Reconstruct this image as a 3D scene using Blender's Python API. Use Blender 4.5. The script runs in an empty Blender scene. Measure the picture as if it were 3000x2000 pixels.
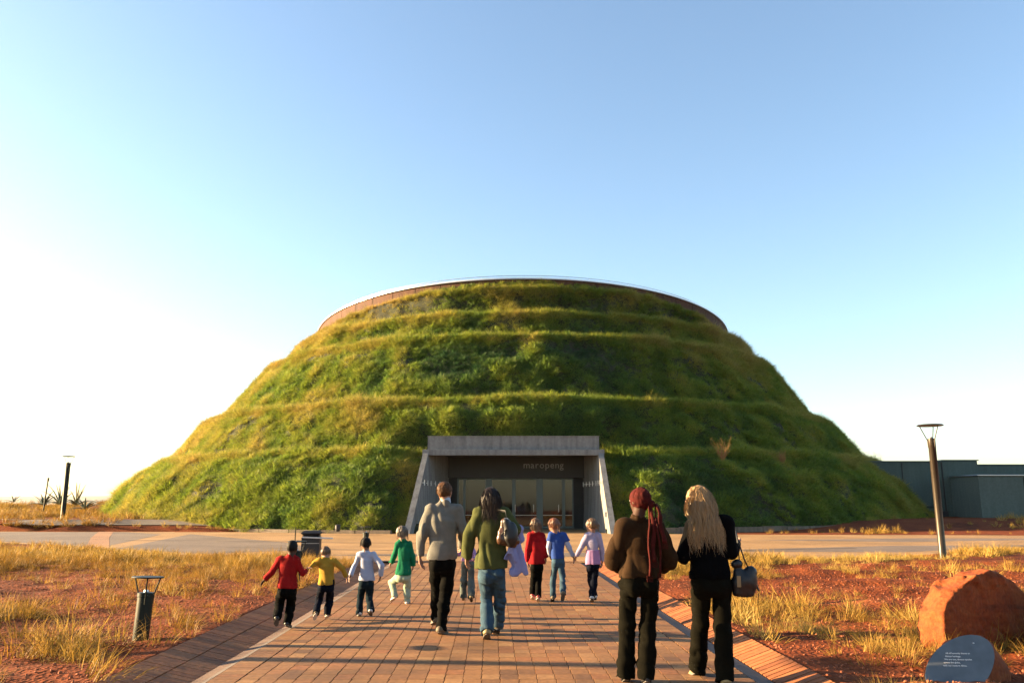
import bpy, math, random
import numpy as np
from mathutils import Vector, Matrix, Euler

random.seed(7)
rng = np.random.default_rng(7)
scene = bpy.context.scene
COL = scene.collection
R = math.radians

# ------------------------------------------------------------------ camera, sky, sun, exposure
FPX = 2400.0                    # focal length in pixels of the 3000 pixel wide photograph
PITCH = math.atan(472 / FPX)
CAMZ = 1.55
cam_d = bpy.data.cameras.new("camera")
cam_d.sensor_width = 36.0
cam_d.lens = 36.0 * FPX / 3000.0
cam_d.clip_start = 0.1
cam_d.clip_end = 20000
cam = bpy.data.objects.new("camera", cam_d)
COL.objects.link(cam)
cam.location = (0, 0, CAMZ)
cam.rotation_euler = (R(90) + PITCH, 0, 0)
scene.camera = cam

SUN_EL = R(12.5)
SUN_DIR = Vector((-math.cos(SUN_EL) * math.cos(R(5)), math.cos(SUN_EL) * math.sin(R(5)), math.sin(SUN_EL)))
world = bpy.data.worlds.new("World")
scene.world = world
world.use_nodes = True
wn = world.node_tree.nodes
wl = world.node_tree.links
bg = wn["Background"]
sky = wn.new("ShaderNodeTexSky")
sky.sky_type = 'NISHITA'
sky.sun_disc = False
sky.sun_elevation = SUN_EL
sky.sun_rotation = R(-80)
sky.altitude = 1400
sky.air_density = 1.2
sky.dust_density = 3.0
sky.ozone_density = 1.6
wl.new(sky.outputs[0], bg.inputs[0])
bg.inputs[1].default_value = 0.055

sun_d = bpy.data.lights.new("sun", 'SUN')
sun_d.energy = 5.0
sun_d.angle = R(0.5)
sun_d.color = (1.0, 0.70, 0.37)
sun = bpy.data.objects.new("sun", sun_d)
COL.objects.link(sun)
sun.rotation_euler = SUN_DIR.to_track_quat('Z', 'Y').to_euler()
sun.location = (-40, 10, 30)

scene.view_settings.view_transform = 'Standard'
scene.view_settings.look = 'None'
scene.view_settings.gamma = 1
scene.view_settings.use_curve_mapping = False
scene.view_settings.exposure = 2.80

# ------------------------------------------------------------------ helpers
def at(xv, yv, ydepth):
    """world point seen at (xv, yv) of the photograph (2352 pixels wide) on the plane y = ydepth"""
    x, y = xv / 0.784, yv / 0.784
    u = (x - 1500) / FPX; v = (y - 1000) / FPX
    d = Vector((u, math.cos(PITCH) + v * math.sin(PITCH), math.sin(PITCH) - v * math.cos(PITCH)))
    t = ydepth / d.y
    return Vector((d.x * t, ydepth, CAMZ + d.z * t))

class Noise:
    def __init__(self, seed, n=64):
        self.t = np.random.default_rng(seed).random((n, n, n)).astype(np.float32) * 2 - 1
        self.n = n
    def __call__(self, x, y, z):
        n = self.n
        x, y, z = np.broadcast_arrays(x, y, z)
        xi = np.floor(x).astype(np.int32); yi = np.floor(y).astype(np.int32); zi = np.floor(z).astype(np.int32)
        fx = x - xi; fy = y - yi; fz = z - zi
        fx = fx * fx * (3 - 2 * fx); fy = fy * fy * (3 - 2 * fy); fz = fz * fz * (3 - 2 * fz)
        x0 = xi % n; x1 = (xi + 1) % n; y0 = yi % n; y1 = (yi + 1) % n; z0 = zi % n; z1 = (zi + 1) % n
        t = self.t
        a = t[x0, y0, z0] * (1 - fx) + t[x1, y0, z0] * fx
        b = t[x0, y1, z0] * (1 - fx) + t[x1, y1, z0] * fx
        c = t[x0, y0, z1] * (1 - fx) + t[x1, y0, z1] * fx
        d = t[x0, y1, z1] * (1 - fx) + t[x1, y1, z1] * fx
        return (a * (1 - fy) + b * fy) * (1 - fz) + (c * (1 - fy) + d * fy) * fz
NZ = Noise(3)
def fbm(x, y, z, oct=4):
    s = 0; a = 1.0; f = 1.0
    for i in range(oct):
        s = s + a * NZ(x * f + 13.1 * i, y * f + 7.7 * i, z * f + 3.3 * i); a *= 0.5; f *= 2.03
    return s
def sstep(a, b, x):
    t = np.clip((x - a) / (b - a), 0, 1)
    return t * t * (3 - 2 * t)

def link(o, parent=None):
    COL.objects.link(o)
    if parent is not None:
        o.parent = parent
    return o

def mesh_np(name, V, F, mat=None, parent=None, smooth=False, attrs=None):
    """V (n,3), F (m,4) or (m,3) arrays or list of lists"""
    me = bpy.data.meshes.new(name)
    if isinstance(F, np.ndarray):
        V = np.ascontiguousarray(V, np.float32); k = F.shape[1]
        me.vertices.add(len(V)); me.vertices.foreach_set("co", V.ravel())
        me.loops.add(F.size); me.loops.foreach_set("vertex_index", np.ascontiguousarray(F, np.int32).ravel())
        me.polygons.add(len(F)); me.polygons.foreach_set("loop_start", np.arange(0, F.size, k, dtype=np.int32))
        me.polygons.foreach_set("loop_total", np.full(len(F), k, np.int32))
        me.update(calc_edges=True)
    else:
        me.from_pydata([tuple(v) for v in V], [], [tuple(f) for f in F]); me.update()
    me.polygons.foreach_set("use_smooth", np.full(len(me.polygons), bool(smooth)))
    if attrs:
        for an, (dom, typ, arr) in attrs.items():
            at_ = me.attributes.new(an, typ, dom)
            at_.data.foreach_set("vector" if typ == 'FLOAT_VECTOR' else "value", np.ascontiguousarray(arr).ravel())
    if mat is not None:
        me.materials.append(mat)
    o = bpy.data.objects.new(name, me)
    return link(o, parent)

class MB:
    """collects simple shapes into one mesh"""
    def __init__(s): s.V = []; s.F = []
    def add(s, V, F):
        n = len(s.V); s.V += [tuple(v) for v in V]; s.F += [tuple(i + n for i in f) for f in F]
    def box(s, c, d, rot=None, bev=0.0):
        hx, hy, hz = d[0] / 2, d[1] / 2, d[2] / 2
        if bev <= 0:
            V = [Vector((x, y, z)) for x in (-hx, hx) for y in (-hy, hy) for z in (-hz, hz)]
            F = [(0, 1, 3, 2), (4, 6, 7, 5), (0, 4, 5, 1), (2, 3, 7, 6), (0, 2, 6, 4), (1, 5, 7, 3)]
        else:
            b = bev; V = []; F = []
            ring = lambda z, k: [Vector(p) for p in ((-hx + k, -hy + k, z), (hx - k, -hy + k, z), (hx - k, hy - k, z), (-hx + k, hy - k, z))]
            V = ring(-hz, b) + ring(-hz + b, 0) + ring(hz - b, 0) + ring(hz, b)
            F = [(3, 2, 1, 0), (12, 13, 14, 15)]
            for r in range(3):
                for i in range(4):
                    j = (i + 1) % 4; F.append((r * 4 + i, r * 4 + j, r * 4 + 4 + j, r * 4 + 4 + i))
        M = rot if rot is not None else Matrix.Identity(3)
        s.add([M @ v + Vector(c) for v in V], F); return s
    def tube(s, pts, rad, n=10, caps=True, flat=(1, 1)):
        pts = [Vector(p) for p in pts]; m = len(pts)
        if not hasattr(rad, '__len__'): rad = [rad] * m
        V = []; F = []
        up = None
        for i in range(m):
            t = (pts[min(i + 1, m - 1)] - pts[max(i - 1, 0)]).normalized()
            if up is None:
                a = Vector((0, 0, 1)) if abs(t.z) < 0.9 else Vector((1, 0, 0))
                up = (a - t * a.dot(t)).normalized()
            else:
                up = (up - t * up.dot(t)).normalized()
            sd = t.cross(up)
            for k in range(n):
                a = 2 * math.pi * k / n
                V.append(pts[i] + (up * math.cos(a) * flat[0] + sd * math.sin(a) * flat[1]) * rad[i])
        for i in range(m - 1):
            for k in range(n):
                j = (k + 1) % n
                F.append((i * n + k, i * n + j, i * n + n + j, i * n + n + k))
        if caps:
            F.append(tuple(reversed(range(n)))); F.append(tuple(range((m - 1) * n, m * n)))
        s.add(V, F); return s
    def lathe(s, prof, n=24, c=(0, 0, 0)):
        V = []; F = []
        for (r, z) in prof:
            for k in range(n):
                a = 2 * math.pi * k / n; V.append((c[0] + r * math.cos(a), c[1] + r * math.sin(a), c[2] + z))
        for i in range(len(prof) - 1):
            for k in range(n):
                j = (k + 1) % n; F.append((i * n + k, i * n + j, i * n + n + j, i * n + n + k))
        F.append(tuple(reversed(range(n)))); F.append(tuple(range((len(prof) - 1) * n, len(prof) * n)))
        s.add(V, F); return s
    def build(s, name, mat, parent=None, smooth=False):
        o = mesh_np(name, s.V, s.F, mat, parent, smooth)
        return o
def autosmooth(o, ang=35):
    try:
        m = o.modifiers.new("edge", 'EDGE_SPLIT'); m.split_angle = R(ang)
        for p in o.data.polygons: p.use_smooth = True
    except Exception:
        pass
    return o

def empty(name, loc=(0, 0, 0), rz=0):
    o = bpy.data.objects.new(name, None); COL.objects.link(o)
    o.location = loc; o.rotation_euler = (0, 0, rz); return o
def tag(o, label=None, cat=None, group=None, kind=None):
    if label: o['label'] = label
    if cat: o['category'] = cat
    if group: o['group'] = group
    if kind: o['kind'] = kind
    return o

# ------------------------------------------------------------------ materials
def new_mat(name):
    m = bpy.data.materials.new(name); m.use_nodes = True
    return m, m.node_tree.nodes, m.node_tree.links, m.node_tree.nodes["Principled BSDF"]
def simple(name, col, rough=0.6, metal=0.0, var=0.12, scale=6.0, bump=0.0, bscale=60.0, spec=0.5, coords='Object', sheen=0.0, stretch=(1, 1, 1)):
    m, n, l, b = new_mat(name)
    tc = n.new("ShaderNodeTexCoord"); mp = n.new("ShaderNodeMapping"); l.new(tc.outputs[coords], mp.inputs[0])
    mp.inputs['Scale'].default_value = stretch
    nz = n.new("ShaderNodeTexNoise"); nz.inputs['Scale'].default_value = scale; nz.inputs['Detail'].default_value = 6
    l.new(mp.outputs[0], nz.inputs['Vector'])
    rp = n.new("ShaderNodeValToRGB"); l.new(nz.outputs['Fac'], rp.inputs[0])
    rp.color_ramp.elements[0].position = 0.3; rp.color_ramp.elements[1].position = 0.7
    rp.color_ramp.elements[0].color = (*[max(0, c * (1 - var)) for c in col], 1)
    rp.color_ramp.elements[1].color = (*[min(1, c * (1 + var)) for c in col], 1)
    l.new(rp.outputs[0], b.inputs['Base Color'])
    b.inputs['Roughness'].default_value = rough; b.inputs['Metallic'].default_value = metal
    b.inputs['Specular IOR Level'].default_value = spec
    if sheen:
        b.inputs['Sheen Weight'].default_value = sheen
    if bump:
        n2 = n.new("ShaderNodeTexNoise"); n2.inputs['Scale'].default_value = bscale; n2.inputs['Detail'].default_value = 4
        l.new(mp.outputs[0], n2.inputs['Vector'])
        bp = n.new("ShaderNodeBump"); bp.inputs['Strength'].default_value = bump; bp.inputs['Distance'].default_value = 0.02
        l.new(n2.outputs['Fac'], bp.inputs['Height']); l.new(bp.outputs[0], b.inputs['Normal'])
    return m
def ramp(n, stops):
    rp = n.new("ShaderNodeValToRGB"); e = rp.color_ramp.elements
    e[0].position = stops[0][0]; e[0].color = (*stops[0][1], 1)
    e[1].position = stops[-1][0]; e[1].color = (*stops[-1][1], 1)
    for p, c in stops[1:-1]:
        q = e.new(p); q.color = (*c, 1)
    return rp

# red soil
def soil_mat():
    m, n, l, b = new_mat("red_soil")
    g = n.new("ShaderNodeNewGeometry")
    n1 = n.new("ShaderNodeTexNoise"); n1.inputs['Scale'].default_value = 0.5; n1.inputs['Detail'].default_value = 8; n1.inputs['Roughness'].default_value = .65
    n2 = n.new("ShaderNodeTexNoise"); n2.inputs['Scale'].default_value = 14; n2.inputs['Detail'].default_value = 6
    n3 = n.new("ShaderNodeTexVoronoi"); n3.inputs['Scale'].default_value = 22
    for q in (n1, n2, n3): l.new(g.outputs['Position'], q.inputs['Vector'])
    r1 = ramp(n, [(.3, (.11, .030, .010)), (.48, (.22, .052, .014)), (.7, (.29, .085, .027))])
    l.new(n1.outputs['Fac'], r1.inputs[0])
    r2 = ramp(n, [(.35, (.62, .55, .5)), (.65, (1.15, 1.15, 1.15))]); l.new(n2.outputs['Fac'], r2.inputs[0])
    mx = n.new("ShaderNodeMix"); mx.data_type = 'RGBA'; mx.blend_type = 'MULTIPLY'; mx.inputs[0].default_value = 1
    l.new(r1.outputs[0], mx.inputs[6]); l.new(r2.outputs[0], mx.inputs[7])
    # dry turf far away
    sp = n.new("ShaderNodeSeparateXYZ"); l.new(g.outputs['Position'], sp.inputs[0])
    mr = n.new("ShaderNodeMapRange"); mr.inputs[1].default_value = 62; mr.inputs[2].default_value = 90; l.new(sp.outputs[1], mr.inputs[0])
    mx2 = n.new("ShaderNodeMix"); mx2.data_type = 'RGBA'; l.new(mr.outputs[0], mx2.inputs[0]); l.new(mx.outputs[2], mx2.inputs[6])
    mx2.inputs[7].default_value = (.26, .19, .09, 1)
    l.new(mx2.outputs[2], b.inputs['Base Color'])
    b.inputs['Roughness'].default_value = .95; b.inputs['Specular IOR Level'].default_value = .1
    ad = n.new("ShaderNodeMath"); ad.operation = 'ADD'; l.new(n2.outputs['Fac'], ad.inputs[0]); l.new(n3.outputs['Distance'], ad.inputs[1])
    bp = n.new("ShaderNodeBump"); bp.inputs['Strength'].default_value = .6; bp.inputs['Distance'].default_value = .02
    l.new(ad.outputs[0], bp.inputs['Height']); l.new(bp.outputs[0], b.inputs['Normal'])
    return m
M_SOIL = soil_mat()

def brick_mat(name, use_attr, stops):
    m, n, l, b = new_mat(name)
    if use_attr:
        a = n.new("ShaderNodeAttribute"); a.attribute_name = "tone"; src = a.outputs['Fac']
    else:
        a = n.new("ShaderNodeObjectInfo"); src = a.outputs['Random']
    rp = ramp(n, stops); l.new(src, rp.inputs[0])
    g = n.new("ShaderNodeNewGeometry")
    nz = n.new("ShaderNodeTexNoise"); nz.inputs['Scale'].default_value = 18; nz.inputs['Detail'].default_value = 8; l.new(g.outputs['Position'], nz.inputs['Vector'])
    nl = n.new("ShaderNodeTexNoise"); nl.inputs['Scale'].default_value = 0.9; nl.inputs['Detail'].default_value = 5; l.new(g.outputs['Position'], nl.inputs['Vector'])
    r2 = ramp(n, [(.3, (.78, .76, .74)), (.7, (1.15, 1.12, 1.1))]); l.new(nz.outputs['Fac'], r2.inputs[0])
    r3 = ramp(n, [(.32, (.66, .66, .68)), (.5, (.98, .96, .94)), (.68, (1.10, 1.06, 1.0))]); l.new(nl.outputs['Fac'], r3.inputs[0])
    mx = n.new("ShaderNodeMix"); mx.data_type = 'RGBA'; mx.blend_type = 'MULTIPLY'; mx.inputs[0].default_value = 1
    l.new(rp.outputs[0], mx.inputs[6]); l.new(r2.outputs[0], mx.inputs[7])
    my = n.new("ShaderNodeMix"); my.data_type = 'RGBA'; my.blend_type = 'MULTIPLY'; my.inputs[0].default_value = 1
    l.new(mx.outputs[2], my.inputs[6]); l.new(r3.outputs[0], my.inputs[7])
    l.new(my.outputs[2], b.inputs['Base Color']); b.inputs['Roughness'].default_value = .75; b.inputs['Specular IOR Level'].default_value = .3
    bp = n.new("ShaderNodeBump"); bp.inputs['Strength'].default_value = .35; bp.inputs['Distance'].default_value = .01
    l.new(nz.outputs['Fac'], bp.inputs['Height']); l.new(bp.outputs[0], b.inputs['Normal'])
    return m
BR = [(0, (.17, .085, .040)), (.2, (.27, .130, .050)), (.55, (.31, .158, .060)), (.8, (.29, .120, .046)), (1, (.38, .215, .088))]
BR2 = [(0, (.26, .088, .030)), (.5, (.32, .112, .036)), (1, (.37, .145, .050))]
M_BRICK_O = brick_mat("clay_paver", False, BR); M_BRICK_A = brick_mat("clay_paver_laid", True, BR)
M_BORD_O = brick_mat("border_paver", False, BR2); M_BORD_A = brick_mat("border_paver_laid", True, BR2)
M_MORTAR = simple("joint_sand", (.13, .07, .045), .95, var=.3, scale=30)
M_STRIP = simple("drain_strip_concrete", (.13, .10, .08), .85, var=.2, scale=8, bump=.2)

def plaza_mat(name, c1, c2, c3):
    m, n, l, b = new_mat(name)
    g = n.new("ShaderNodeNewGeometry")
    bk = n.new("ShaderNodeTexBrick"); bk.inputs['Scale'].default_value = 1.0
    bk.inputs['Brick Width'].default_value = .22; bk.inputs['Row Height'].default_value = .165; bk.inputs['Mortar Size'].default_value = .006
    bk.inputs['Color1'].default_value = (*c1, 1); bk.inputs['Color2'].default_value = (*c2, 1); bk.inputs['Mortar'].default_value = (*[v * .35 for v in c1], 1)
    l.new(g.outputs['Position'], bk.inputs['Vector'])
    nl = n.new("ShaderNodeTexNoise"); nl.inputs['Scale'].default_value = .35; nl.inputs['Detail'].default_value = 7; l.new(g.outputs['Position'], nl.inputs['Vector'])
    rp = ramp(n, [(.35, (.8, .8, .8)), (.65, (1.15, 1.15, 1.15))]); l.new(nl.outputs['Fac'], rp.inputs[0])
    mx = n.new("ShaderNodeMix"); mx.data_type = 'RGBA'; mx.blend_type = 'MULTIPLY'; mx.inputs[0].default_value = 1
    l.new(bk.outputs[0], mx.inputs[6]); l.new(rp.outputs[0], mx.inputs[7])
    l.new(mx.outputs[2], b.inputs['Base Color']); b.inputs['Roughness'].default_value = .8; b.inputs['Specular IOR Level'].default_value = .25
    return m
M_PLAZA = plaza_mat("plaza_paver", (.40, .23, .095), (.46, .28, .12), 0)
M_PLAZA_D = plaza_mat("plaza_paver_grey", (.20, .15, .115), (.25, .19, .145), 0)
M_PLAZA_B = plaza_mat("plaza_band_paver", (.40, .20, .10), (.46, .25, .13), 0)

def concrete(name, col, streak=.35):
    m, n, l, b = new_mat(name)
    g = n.new("ShaderNodeNewGeometry")
    mp = n.new("ShaderNodeMapping"); mp.inputs['Scale'].default_value = (3.0, 3.0, .35); l.new(g.outputs['Position'], mp.inputs[0])
    n1 = n.new("ShaderNodeTexNoise"); n1.inputs['Scale'].default_value = 1.3; n1.inputs['Detail'].default_value = 8; l.new(mp.outputs[0], n1.inputs['Vector'])
    n2 = n.new("ShaderNodeTexNoise"); n2.inputs['Scale'].default_value = 9; n2.inputs['Detail'].default_value = 6; l.new(g.outputs['Position'], n2.inputs['Vector'])
    r1 = ramp(n, [(.3, tuple(c * (1 - streak) for c in col)), (.55, col), (.8, tuple(min(1, c * 1.15) for c in col))]); l.new(n1.outputs['Fac'], r1.inputs[0])
    r2 = ramp(n, [(.3, (.85, .85, .85)), (.7, (1.08, 1.08, 1.08))]); l.new(n2.outputs['Fac'], r2.inputs[0])
    mx = n.new("ShaderNodeMix"); mx.data_type = 'RGBA'; mx.blend_type = 'MULTIPLY'; mx.inputs[0].default_value = 1
    l.new(r1.outputs[0], mx.inputs[6]); l.new(r2.outputs[0], mx.inputs[7]); l.new(mx.outputs[2], b.inputs['Base Color'])
    b.inputs['Roughness'].default_value = .8; b.inputs['Specular IOR Level'].default_value = .25
    bp = n.new("ShaderNodeBump"); bp.inputs['Strength'].default_value = .2; bp.inputs['Distance'].default_value = .01
    l.new(n2.outputs['Fac'], bp.inputs['Height']); l.new(bp.outputs[0], b.inputs['Normal'])
    return m
M_CONC = concrete("board_marked_concrete", (.27, .27, .26))
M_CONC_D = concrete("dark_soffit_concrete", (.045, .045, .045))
M_KERB = concrete("kerb_concrete", (.22, .175, .13))
M_RUST = concrete("weathered_steel", (.11, .045, .025), .45)
M_COPING = simple("zinc_coping", (.62, .62, .62), .35, .6, var=.05)
M_GREENWALL = concrete("grey_green_render", (.085, .125, .11), .15)
M_GREENWALL2 = concrete("pale_green_render", (.12, .16, .14), .12)
M_FRAME = simple("grey_green_steel", (.10, .135, .13), .4, .3, var=.1)
M_DARKMETAL = simple("dark_green_metal", (.005, .012, .008), .48, .0, spec=.22, var=.15, scale=4, bump=.03)
M_BROWNMETAL = simple("bronze_pole_metal", (.055, .042, .030), .34, .45, var=.15, scale=4)
M_STEEL = simple("brushed_steel", (.45, .45, .45), .3, .9, var=.1)
M_BLACK = simple("black_plastic", (.015, .015, .017), .5, var=.2)
M_LETTER = simple("sign_letter_steel", (.26, .26, .26), .4, .5, var=.05)
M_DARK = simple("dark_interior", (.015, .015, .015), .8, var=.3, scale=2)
M_INTFLOOR = simple("interior_floor", (.16, .12, .09), .35, var=.2, scale=2)

def glass_mat():
    m, n, l, b = new_mat("tinted_glass")
    b.inputs['Base Color'].default_value = (.05, .055, .055, 1); b.inputs['Roughness'].default_value = .03
    b.inputs['IOR'].default_value = 2.0; b.inputs['Specular IOR Level'].default_value = 1.0
    tr = n.new("ShaderNodeBsdfTransparent"); tr.inputs[0].default_value = (.35, .38, .38, 1)
    ms = n.new("ShaderNodeMixShader"); ms.inputs[0].default_value = .22
    l.new(tr.outputs[0], ms.inputs[1]); l.new(b.outputs[0], ms.inputs[2])
    l.new(ms.outputs[0], n["Material Output"].inputs[0])
    return m
M_GLASS = glass_mat()

def blade_mat(name, stops, transl=.35, noise_scale=0.25):
    m, n, l, b = new_mat(name)
    a = n.new("ShaderNodeAttribute"); a.attribute_type = 'INSTANCER'; a.attribute_name = "tint"
    rp = ramp(n, stops); l.new(a.outputs['Fac'], rp.inputs[0])
    g = n.new("ShaderNodeNewGeometry")
    nz = n.new("ShaderNodeTexNoise"); nz.inputs['Scale'].default_value = 9; nz.inputs['Detail'].default_value = 2; l.new(g.outputs['Position'], nz.inputs['Vector'])
    r2 = ramp(n, [(.35, (.62, .66, .62)), (.65, (1.3, 1.24, 1.2))]); l.new(nz.outputs['Fac'], r2.inputs[0])
    mx = n.new("ShaderNodeMix"); mx.data_type = 'RGBA'; mx.blend_type = 'MULTIPLY'; mx.inputs[0].default_value = 1
    l.new(rp.outputs[0], mx.inputs[6]); l.new(r2.outputs[0], mx.inputs[7])
    l.new(mx.outputs[2], b.inputs['Base Color']); b.inputs['Roughness'].default_value = .65; b.inputs['Specular IOR Level'].default_value = .25
    t = n.new("ShaderNodeBsdfTranslucent"); l.new(mx.outputs[2], t.inputs[0])
    ms = n.new("ShaderNodeMixShader"); ms.inputs[0].default_value = transl
    l.new(b.outputs[0], ms.inputs[1]); l.new(t.outputs[0], ms.inputs[2]); l.new(ms.outputs[0], n["Material Output"].inputs[0])
    return m
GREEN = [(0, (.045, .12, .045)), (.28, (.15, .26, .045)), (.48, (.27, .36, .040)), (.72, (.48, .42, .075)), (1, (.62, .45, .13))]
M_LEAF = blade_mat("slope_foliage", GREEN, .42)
DRY = [(0, (.17, .085, .016)), (.3, (.32, .165, .026)), (.65, (.46, .29, .055)), (1, (.58, .42, .12))]
M_DRY = blade_mat("dry_grass", DRY, .35)
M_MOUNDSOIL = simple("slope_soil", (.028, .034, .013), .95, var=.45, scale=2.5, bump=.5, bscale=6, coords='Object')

def cloth(name, col, var=.10, rough=.9, bump=.14, bscale=260, scale=14, sheen=.0, stretch=(1, 1, 1)):
    return simple(name, col, rough, var=var, scale=scale, bump=bump, bscale=bscale, spec=(.04 if max(col) < .03 else .12), sheen=sheen, stretch=stretch)
M_SKIN_L = simple("light_skin", (.38, .19, .12), .6, var=.06, scale=20)
M_SKIN_D = simple("dark_skin", (.060, .025, .013), .65, var=.08, scale=20, spec=.2)
M_SKIN_M = simple("brown_skin", (.19, .09, .05), .5, var=.08, scale=20)
M_EYE = simple("eye_white", (.7, .68, .65), .2, var=.02)

# ------------------------------------------------------------------ terrain
def path_c(y): return -.35 - .025 * (y - 10.9)
LO, RO = 3.24, 2.99          # outer edges of the left / right border from the path's centre line
FL, FR = 2.43, 2.43          # edges of the flat paving
Y_END = 22.6
PLAZA = [(-60, 58), (-45, 51.5), (-28, 39.0), (-20, 33), (-14.3, 28.7), (-10.3, 25.6), (-7, 23.5), (-4.2, 22.6), (2.5, 22.3), (6.4, 22.8), (11.2, 24.6),
         (17.4, 28.7), (24, 33.5), (40, 43), (60, 53), (60, 58), (40, 47.5), (27, 40.5), (21.4, 41.3), (12, 41.9), (5.6, 43.4), (5.2, 46), (4.7, 52), (-4.3, 52), (-5.2, 46), (-5.8, 43.4), (-12, 45.2), (-22, 46.2), (-28, 46.3), (-45, 56), (-60, 65)]
def inpoly(x, y, poly):
    x = np.asarray(x, float); y = np.asarray(y, float); c = np.zeros(np.broadcast(x, y).shape, bool)
    n = len(poly)
    for i in range(n):
        x1, y1 = poly[i]; x2, y2 = poly[i - 1]
        cond = ((y1 > y) != (y2 > y)) & (x < (x2 - x1) * (y - y1) / (y2 - y1 + 1e-12) + x1)
        c ^= cond
    return c
def rise(x, y):
    ax = np.abs(x)
    m = sstep(10, 19, ax)
    z = .55 * sstep(43, 50, y) * m
    lm = sstep(-24, -30, x)
    z = z + .78 * sstep(54, 74, y) * lm
    z = z - 25 * sstep(80, 420, np.hypot(x, y)) * (1 - .0 * m)
    return z
def hgt(x, y):
    x = np.asarray(x, float); y = np.asarray(y, float)
    c = path_c(y); s = x - c
    out = np.maximum(-LO - s, s - RO)            # >0 outside the borders
    n = .055 * fbm(x * .9, y * .9, 0.5 + 0 * x, 3) + .05 * NZ(x * .35, y * .35, 2.2 + 0 * x)
    n = n + .03 * np.abs(NZ(x * 4.5, y * 4.5, 5.5 + 0 * x)) + .012 * NZ(x * 11, y * 11, 1.5 + 0 * x)
    rows = .05 * np.sin((y * 3.0 + x * .35) + 1.3 * NZ(x * .3, y * .3, 9.1 + 0 * x)) * sstep(3.5, 6, x) * sstep(24, 20, y)
    z = .055 + (n + rows) * sstep(0.0, .5, out)
    z = z * 1.0
    z = np.where((out < -.06) & (y < Y_END + 2), -.14, z)
    z = np.where(out < 0, np.minimum(z, .04), z)
    far = y > Y_END - .5
    zf = .03 + n * .8 * sstep(0, 8, np.maximum(y - 46, np.abs(x) - 20)) + rise(x, y)
    z = z * sstep(23.5, 21.5, y) + zf * (1 - sstep(23.5, 21.5, y))
    z = np.where((np.abs(y - 22.6) < 1.2) & (out < -.0), -.14, z)
    z = np.where(inpoly(x, y, PLAZA), np.minimum(z, -.06) * 0 - .06 + 0 * z, z)
    return z
# plaza follows the gentle rise far left and right
def plaza_z(x, y): return rise(x, y) * sstep(24, 30, abs(x)) * .0

xs = np.unique(np.concatenate([-np.geomspace(14, 900, 60)[::-1], np.arange(-14, 14.01, .085), np.geomspace(14, 900, 60)]))
ys = np.unique(np.concatenate([np.linspace(-60, 5.5, 14), np.arange(5.5, 17, .085), np.arange(17, 26, .16), np.arange(26, 60, .45), np.geomspace(60, 900, 70)]))
def grid_mesh(name, xs, ys, zf, mat):
    X, Y = np.meshgrid(xs, ys); Z = zf(X, Y)
    V = np.stack([X, Y, Z], -1).reshape(-1, 3); nx = len(xs)
    i, j = np.meshgrid(np.arange(nx - 1), np.arange(len(ys) - 1)); a = (j * nx + i).ravel()
    F = np.stack([a, a + 1, a + nx + 1, a + nx], -1)
    return mesh_np(name, V, F, mat, smooth=True)
ground = grid_mesh("ground", xs, ys, hgt, M_SOIL); tag(ground, "red earth ground either side of the brick path", kind="structure")
# far plain and hills
pxs = np.concatenate([-np.geomspace(880, 9000, 24)[::-1], np.linspace(-870, 870, 12), np.geomspace(880, 9000, 24)])
plain = grid_mesh("plain", np.linspace(-9000, 9000, 60), np.linspace(-2000, 9000, 40), lambda x, y: -25.4 + 0 * x - 2 * (np.hypot(x, y) < 500), simple("far_plain", (.22, .18, .10), .95, var=.3, scale=.002))
tag(plain, "dry plain stretching to the horizon", kind="structure")
def hills_z(x, y):
    return -30 + 75 * sstep(0, 1, (fbm(x * .0009, y * .0016, 0 * x + 4.4, 4) + .75) * sstep(4200, 5600, y)) * (1 - sstep(7000, 8200, y))
hills = grid_mesh("hills", np.linspace(-7500, 7500, 140), np.linspace(4100, 8300, 40), hills_z, simple("far_hill_scrub", (.11, .12, .08), .95, var=.3, scale=.003))
tag(hills, "low blue hills on the far horizon", kind="structure")

# ------------------------------------------------------------------ path of clay pavers
PW, PL = .1665, .215
rnd = random.Random(4)
def top_face_path(s, y): return 0.0
path = empty("path"); tag(path, "wide terracotta brick path running towards the mound entrance", kind="structure")
bed = MB()
y0, y1 = 5.0, Y_END + .3
bed.add([(path_c(y0) - LO + .05, y0, -.15), (path_c(y0) + RO - .05, y0, -.15), (path_c(y1) + RO - .05, y1, -.15), (path_c(y1) - LO + .05, y1, -.15),
         (path_c(y0) - FL - .02, y0, -.012), (path_c(y0) + FR + .02, y0, -.012), (path_c(y1) + FR + .02, y1, -.012), (path_c(y1) - FL - .02, y1, -.012)],
        [(4, 5, 6, 7), (0, 1, 5, 4), (1, 2, 6, 5), (2, 3, 7, 6), (3, 0, 4, 7)])
bed.build("joint_bed", M_MORTAR, path)
bm = MB().box((0, 0, -.028), (PW - .006, PL - .006, .056), bev=.0035)
brick_me = None
def laid(mats, rows_spec, parent, limit, sortkey):
    """rows_spec: list of (x, y, z, rotz, tiltx(about path axis), sx, sy). the first `limit` by sortkey become objects, the rest one mesh"""
    pass
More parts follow.
